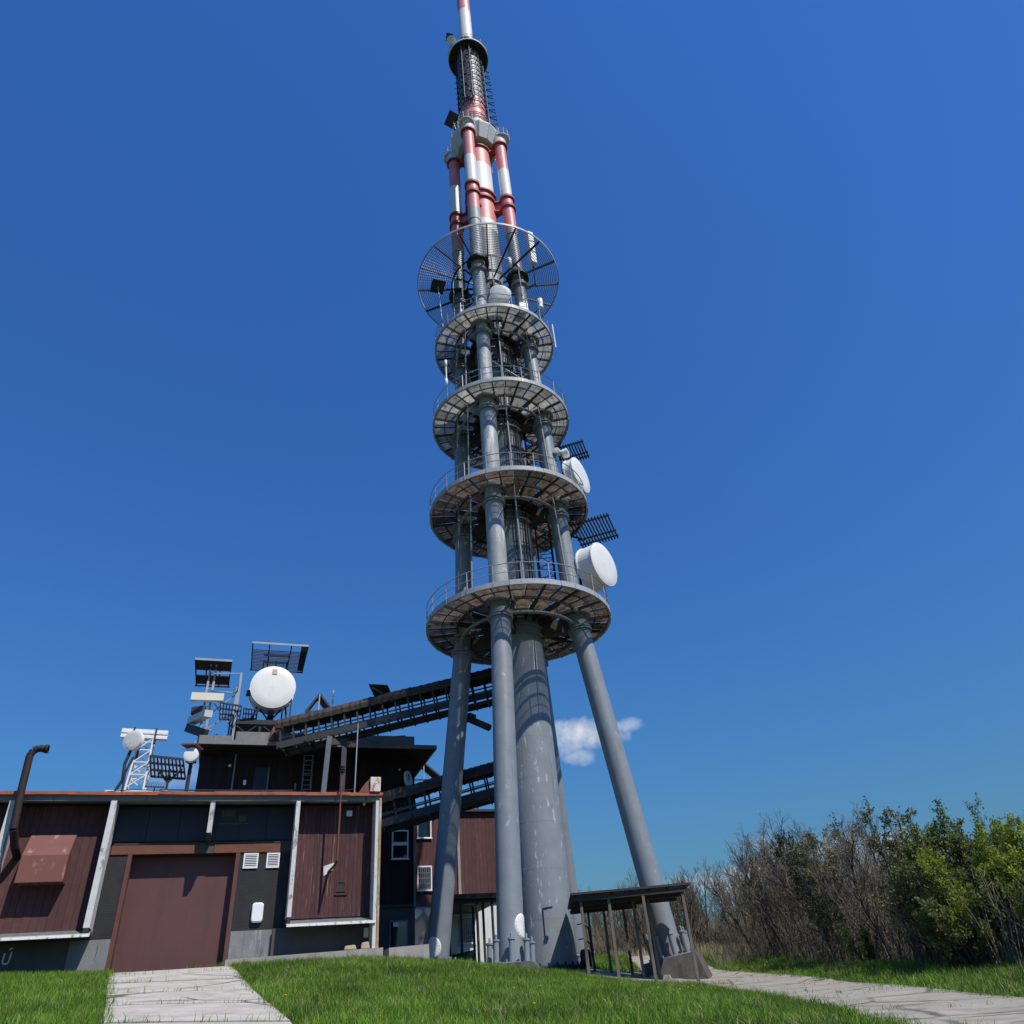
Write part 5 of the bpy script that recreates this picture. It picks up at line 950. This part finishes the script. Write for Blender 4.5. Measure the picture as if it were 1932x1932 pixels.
for i in range(30):
    y = 21+i*1.75; x = 15.2+rt.uniform(-.8, 1.5)
    if (i > 12 and i % 2) or i % 5 == 0: continue
    if y > 60: x = 13-(y-60)*.9; y = 66.5+rt.uniform(-1, 2)
    hs = 3.4+min(1.4, max(0, (y-24)*.045))
    place(BARE[(i*3+1) % 5], x, y, hs/5.9, rt.uniform(0, 6.28), 'leafless tree in the second row behind the roadside thicket', 'bare trees in the second row')
for i in range(14):
    place(BARE[(i*2) % 5], -2+i*1.15+rt.uniform(-.4, .4), 71+rt.uniform(-1.5, 1.5), (5.2+rt.uniform(-.5, .5))/5.9, rt.uniform(0, 6.28), 'leafless tree far off behind the open shelter', 'bare trees behind the shelter')
place(tree_meshes('dark', 31, 6, 2, .14, 'bark_dark', 'leaf_dark', lv=(12, 7, 4), leaf=5200, up=.6), 12.7, 39.6, 1.02, 1.0, 'narrow dark green tree standing up among the bare trees', ws=.75)
OL = tree_meshes('olive', 33, 5.6, 3, .35, 'bark_dark', 'leaf_olive', lv=(10, 7, 4), leaf=5500)
for x, y, s, r_, lab in ((12.4, 37.6, .86, .3, 'olive budding tree just right of the narrow dark green tree'), (12.6, 28.9, .84, 2, 'olive budding tree left of the tall green bush at the right'), (13.6, 38.6, .95, 4, 'taller olive budding tree right behind the narrow dark green tree')): place(OL, x, y, s, r_, lab)
MG = tree_meshes('mid', 35, 5.6, 5, .5, 'bark_dark', 'leaf_mid', lv=(13, 8, 4), leaf=17000)
place(MG, 12.9, 27.6, .82, .2, 'tall bushy tree coming into dull green leaf near the right edge'); place(MG, 13.4, 26.4, .74, 2.2, 'dull green tree between the tall bushy one and the bright green one')
LB = tree_meshes('low', 41, 3.0, 7, .8, 'bark_dark', 'leaf_mid', lv=(9, 6, 3), leaf=6000)
for x, y, s_, r_, lab in ((12.3, 25.6, .75, .4, 'low leafy bush at the foot of the bright yellow-green tree'), (12.2, 34.0, .55, 4, 'low leafy bush before the bare front-row trees')): place(LB, x, y, s_, r_, lab)
BG = tree_meshes('bright', 37, 5.2, 5, .55, 'bark_dark', 'leaf_bright', lv=(13, 8, 4), leaf=20000)
place(BG, 13.5, 24.5, .80, .7, 'bright yellow-green leafing tree at the right picture edge', ws=.58); place(BG, 14.2, 23.2, .72, 3.0, 'bright green leafing tree mostly outside the right picture edge')

# ================================================================== GROUND COVER
def blades(name, mt, pts, h0, h1, w, lean, kind='stuff', attr=True, curl=.5):
    n = len(pts); x, y = pts[:, 0], pts[:, 1]; z = H(x, y)-.02; a = RNG.random(n)*2*PI; hh = h0+(h1-h0)*RNG.random(n)**1.6; ww = w*(.6+.8*RNG.random(n))
    la = RNG.random(n)*2*PI; ln = hh*lean*RNG.random(n); ca, sa = np.cos(a)*ww, np.sin(a)*ww; lx, ly = np.cos(la)*ln, np.sin(la)*ln
    V = np.empty((n, 5, 3)); V[:, 0] = np.c_[x-ca, y-sa, z]; V[:, 1] = np.c_[x+ca, y+sa, z]; V[:, 2] = np.c_[x+ca*.7+lx*.35, y+sa*.7+ly*.35, z+hh*.6]; V[:, 3] = np.c_[x-ca*.7+lx*.35, y-sa*.7+ly*.35, z+hh*.6]; V[:, 4] = np.c_[x+lx, y+ly, z+hh*(1-.12*curl)]
    me = bpy.data.meshes.new(name); me.vertices.add(n*5); me.vertices.foreach_set('co', V.ravel()); b = np.arange(n)*5
    li = np.stack([b, b+1, b+2, b+3, b+3, b+2, b+4], 1).ravel(); me.loops.add(n*7); me.loops.foreach_set('vertex_index', li)
    st = np.stack([np.arange(n)*7, np.arange(n)*7+4], 1).ravel(); me.polygons.add(n*2); me.polygons.foreach_set('loop_start', st)
    me.update(calc_edges=True); me.materials.append(MATS[mt])
    at = me.attributes.new('rnd', 'FLOAT', 'POINT'); at.data.foreach_set('value', np.repeat(RNG.random(n), 5))
    o = bpy.data.objects.new(name, me); COL.objects.link(o); o['kind'] = kind; return o
def inpoly(p, poly):
    x, y = p[:, 0], p[:, 1]; c = np.zeros(len(p), bool); n = len(poly)
    for i in range(n):
        x0, y0 = poly[i]; x1, y1 = poly[(i+1) % n]; k = ((y0 > y) != (y1 > y)) & (x < (x1-x0)*(y-y0)/((y1-y0) if y1 != y0 else 1e-9)+x0); c ^= k
    return c
def scatter(poly, dens):
    P = np.array(poly); a, b = P.min(0), P.max(0); n = int((b[0]-a[0])*(b[1]-a[1])*dens); p = a+RNG.random((n, 2))*(b-a); return p[inpoly(p, poly)]
g1, g2 = FW(-6.0, -.6), FW(2.3, -.9)
mid = [(-1.5, 9), (-4.62, 15.6), (-12.95, 33.9), g1, g2, (-4.3, 42.2), (-3.6, 39.2), (-3.3, 36.5), (-.2, 36.3), (.6, 40), (1.15, 38.5), (1.15, 36.4), (4.3, 36.15), (5.9, 35.7), (5.7, 33), (5.55, 26.4), (5.4, 20.3), (4.95, 14.5), (4.9, 9)]
left = [(-5.4, 9), (-8.4, 15.8), (-17.2, 32.4), FW(-11, .85), FW(-17, .85), (-27, 20), (-14, 8)]
right = [(8.8, 15), (8.9, 18.3), (9.45, 28.5), (9.5, 38.9), (8.6, 46.2), (8.0, 60), (13, 60), (13.4, 40), (13.4, 20), (12, 13)]
def thin(p): d = np.hypot(p[:, 0], p[:, 1]); return p[RNG.random(len(p)) < np.clip(17/d, .25, 1)**.6]
o = blades('grass', 'grass_blade', np.r_[thin(scatter(mid, 820)), thin(scatter(left, 560))], .07, .27, .0065, .8)
o = blades('grass', 'grass_blade', thin(scatter(right, 460)), .07, .24, .0075, .8)
# uneven taller tufts and a weedy fringe along the crest and kerbs
tuft = []
for c in scatter(mid, 1.3): tuft.append(c+RNG.normal(0, .10, (70, 2)))
for c in scatter(right, 1.0): tuft.append(c+RNG.normal(0, .10, (50, 2)))
o = blades('grass_tufts', 'grass_blade', np.concatenate(tuft), .12, .38, .0065, .9)
dry = np.concatenate([c+RNG.normal(0, .22, (60, 2)) for c in scatter(mid, .35)]+[c+RNG.normal(0, .3, (50, 2)) for c in scatter(right, .4)])
o = blades('dry_grass', 'dry_grass', dry, .08, .30, .006, .9)
fr = []
for a, b in zip(dl[1:], dl[2:]): fr.append(np.array(a)+(np.array(b)-np.array(a))*RNG.random((900, 1))+RNG.normal(0, .08, (900, 2)))
for a, b in zip(dr[1:], dr[2:]): fr.append(np.array(a)+(np.array(b)-np.array(a))*RNG.random((900, 1))+RNG.normal(0, .08, (900, 2)))
for a, b in zip(cuts[4:-1], cuts[5:]):
    p, q = np.array(lerp2(dl, a)), np.array(lerp2(dr, a)); fr.append(p+(q-p)*(RNG.random((90, 1))**2)+RNG.normal(0, .03, (90, 2)))
p, q = np.array(FW(-6.4, .5)), np.array(FW(-5.6, -.4)); fr.append(p+(q-p)*RNG.random((500, 1))+RNG.normal(0, .12, (500, 2)))
fr.append(np.array([5.6, 35.6])+RNG.normal(0, .35, (500, 2))*np.array([1.6, .5])); fr.append(np.array(FW(-7.2, 1.5))+RNG.normal(0, .12, (120, 2)))
o = blades('weeds', 'grass_blade', np.concatenate(fr), .06, .28, .008, .9)
RL = [(4.95, 13), (5.0, 14.5), (5.45, 20.3), (5.6, 26.4), (5.75, 33), (5.9, 36)]; RR = [(8.75, 14), (8.85, 18.3), (9.4, 28.5), (9.45, 38.9), (9.2, 43), (8.5, 46.2)]
rf_ = []
for E_ in (RL, RR):
    for a, b in zip(E_, E_[1:]):
        a, b = np.array(a), np.array(b); n_ = int(np.linalg.norm(b-a)*150); k_ = RNG.random((n_, 1)); rf_.append(a+(b-a)*k_+RNG.normal(0, .16, (n_, 2))+np.c_[np.sin(k_[:, 0]*23)*.12, np.zeros(n_)])
for c in scatter([(5.4, 15), (8.6, 15), (9.2, 38), (5.9, 36)], .35): q_ = RNG.random()*PI; rf_.append(c+np.c_[np.cos(q_), np.sin(q_)]*RNG.normal(0, .5, (26, 1))+RNG.normal(0, .03, (26, 2)))
o = blades('weeds', 'grass_blade', np.concatenate(rf_), .04, .2, .008, 1.0)
strip = [(9.0, 47), (12.2, 47), (12.4, 24), (13.6, 24), (14.5, 47), (13, 66), (4, 66), (4, 60), (9.5, 58)]
o = blades('dry_grass', 'dry_grass', scatter(strip, 60), .2, .85, .009, .7)
# thicket of dead stems below the trees
bp = scatter([(12.3, 60), (12.2, 23), (16, 21), (17, 60), (15, 70), (2, 70), (3, 62), (11, 62)], 26); mb = MB()
rb = random.Random(9)
for x, y in bp:
    z = h(x, y); hh = rb.uniform(.8, 2.6); a = rb.uniform(0, 6.28); l = hh*rb.uniform(.1, .5); m_ = Vector((x+math.cos(a)*l*.4, y+math.sin(a)*l*.4, z+hh*.55)); e = Vector((x+math.cos(a)*l, y+math.sin(a)*l, z+hh))
    mb.tube((x, y, z-.05), m_, .014, .010, n=3, caps=False); mb.tube(m_, e, .010, .006, n=3, caps=False)
    for k in range(3): f = rb.uniform(.3, .95); s = Vector((x, y, z)).lerp(e, f); mb.tube(s, s+Vector((rb.uniform(-.4, .4), rb.uniform(-.4, .4), rb.uniform(.1, .5))), .007, .005, n=3, caps=False)
o = build(mb, 'undergrowth', 'brush'); o['kind'] = 'stuff'
back = [(1.2, 44.5), (4.4, 43.5), (4.6, 47), (4.9, 60), (3, 66), (-4, 62), (-2, 50)]
o = blades('grass', 'grass_blade', scatter(back, 130), .1, .4, .014, .8)
# dandelions
mb = MB(); mb.lathe([(0, .0), (.022, .004), (.025, .012), (.012, .02), (0, .022)], 10); mb.lathe([(.004, -.24), (.004, 0)], 5, 1)
dm = local_mesh(mb, 'dandelion', ['yellow', 'grass_blade'])
for i, (x, y) in enumerate(scatter(mid, .06)[:14]):
    o = piece('dandelion', dm, None, (x, y, h(x, y)+.26)); tag(o, 'tiny yellow dandelion in the lawn before the tower', 'flower', 'dandelions in the lawn')
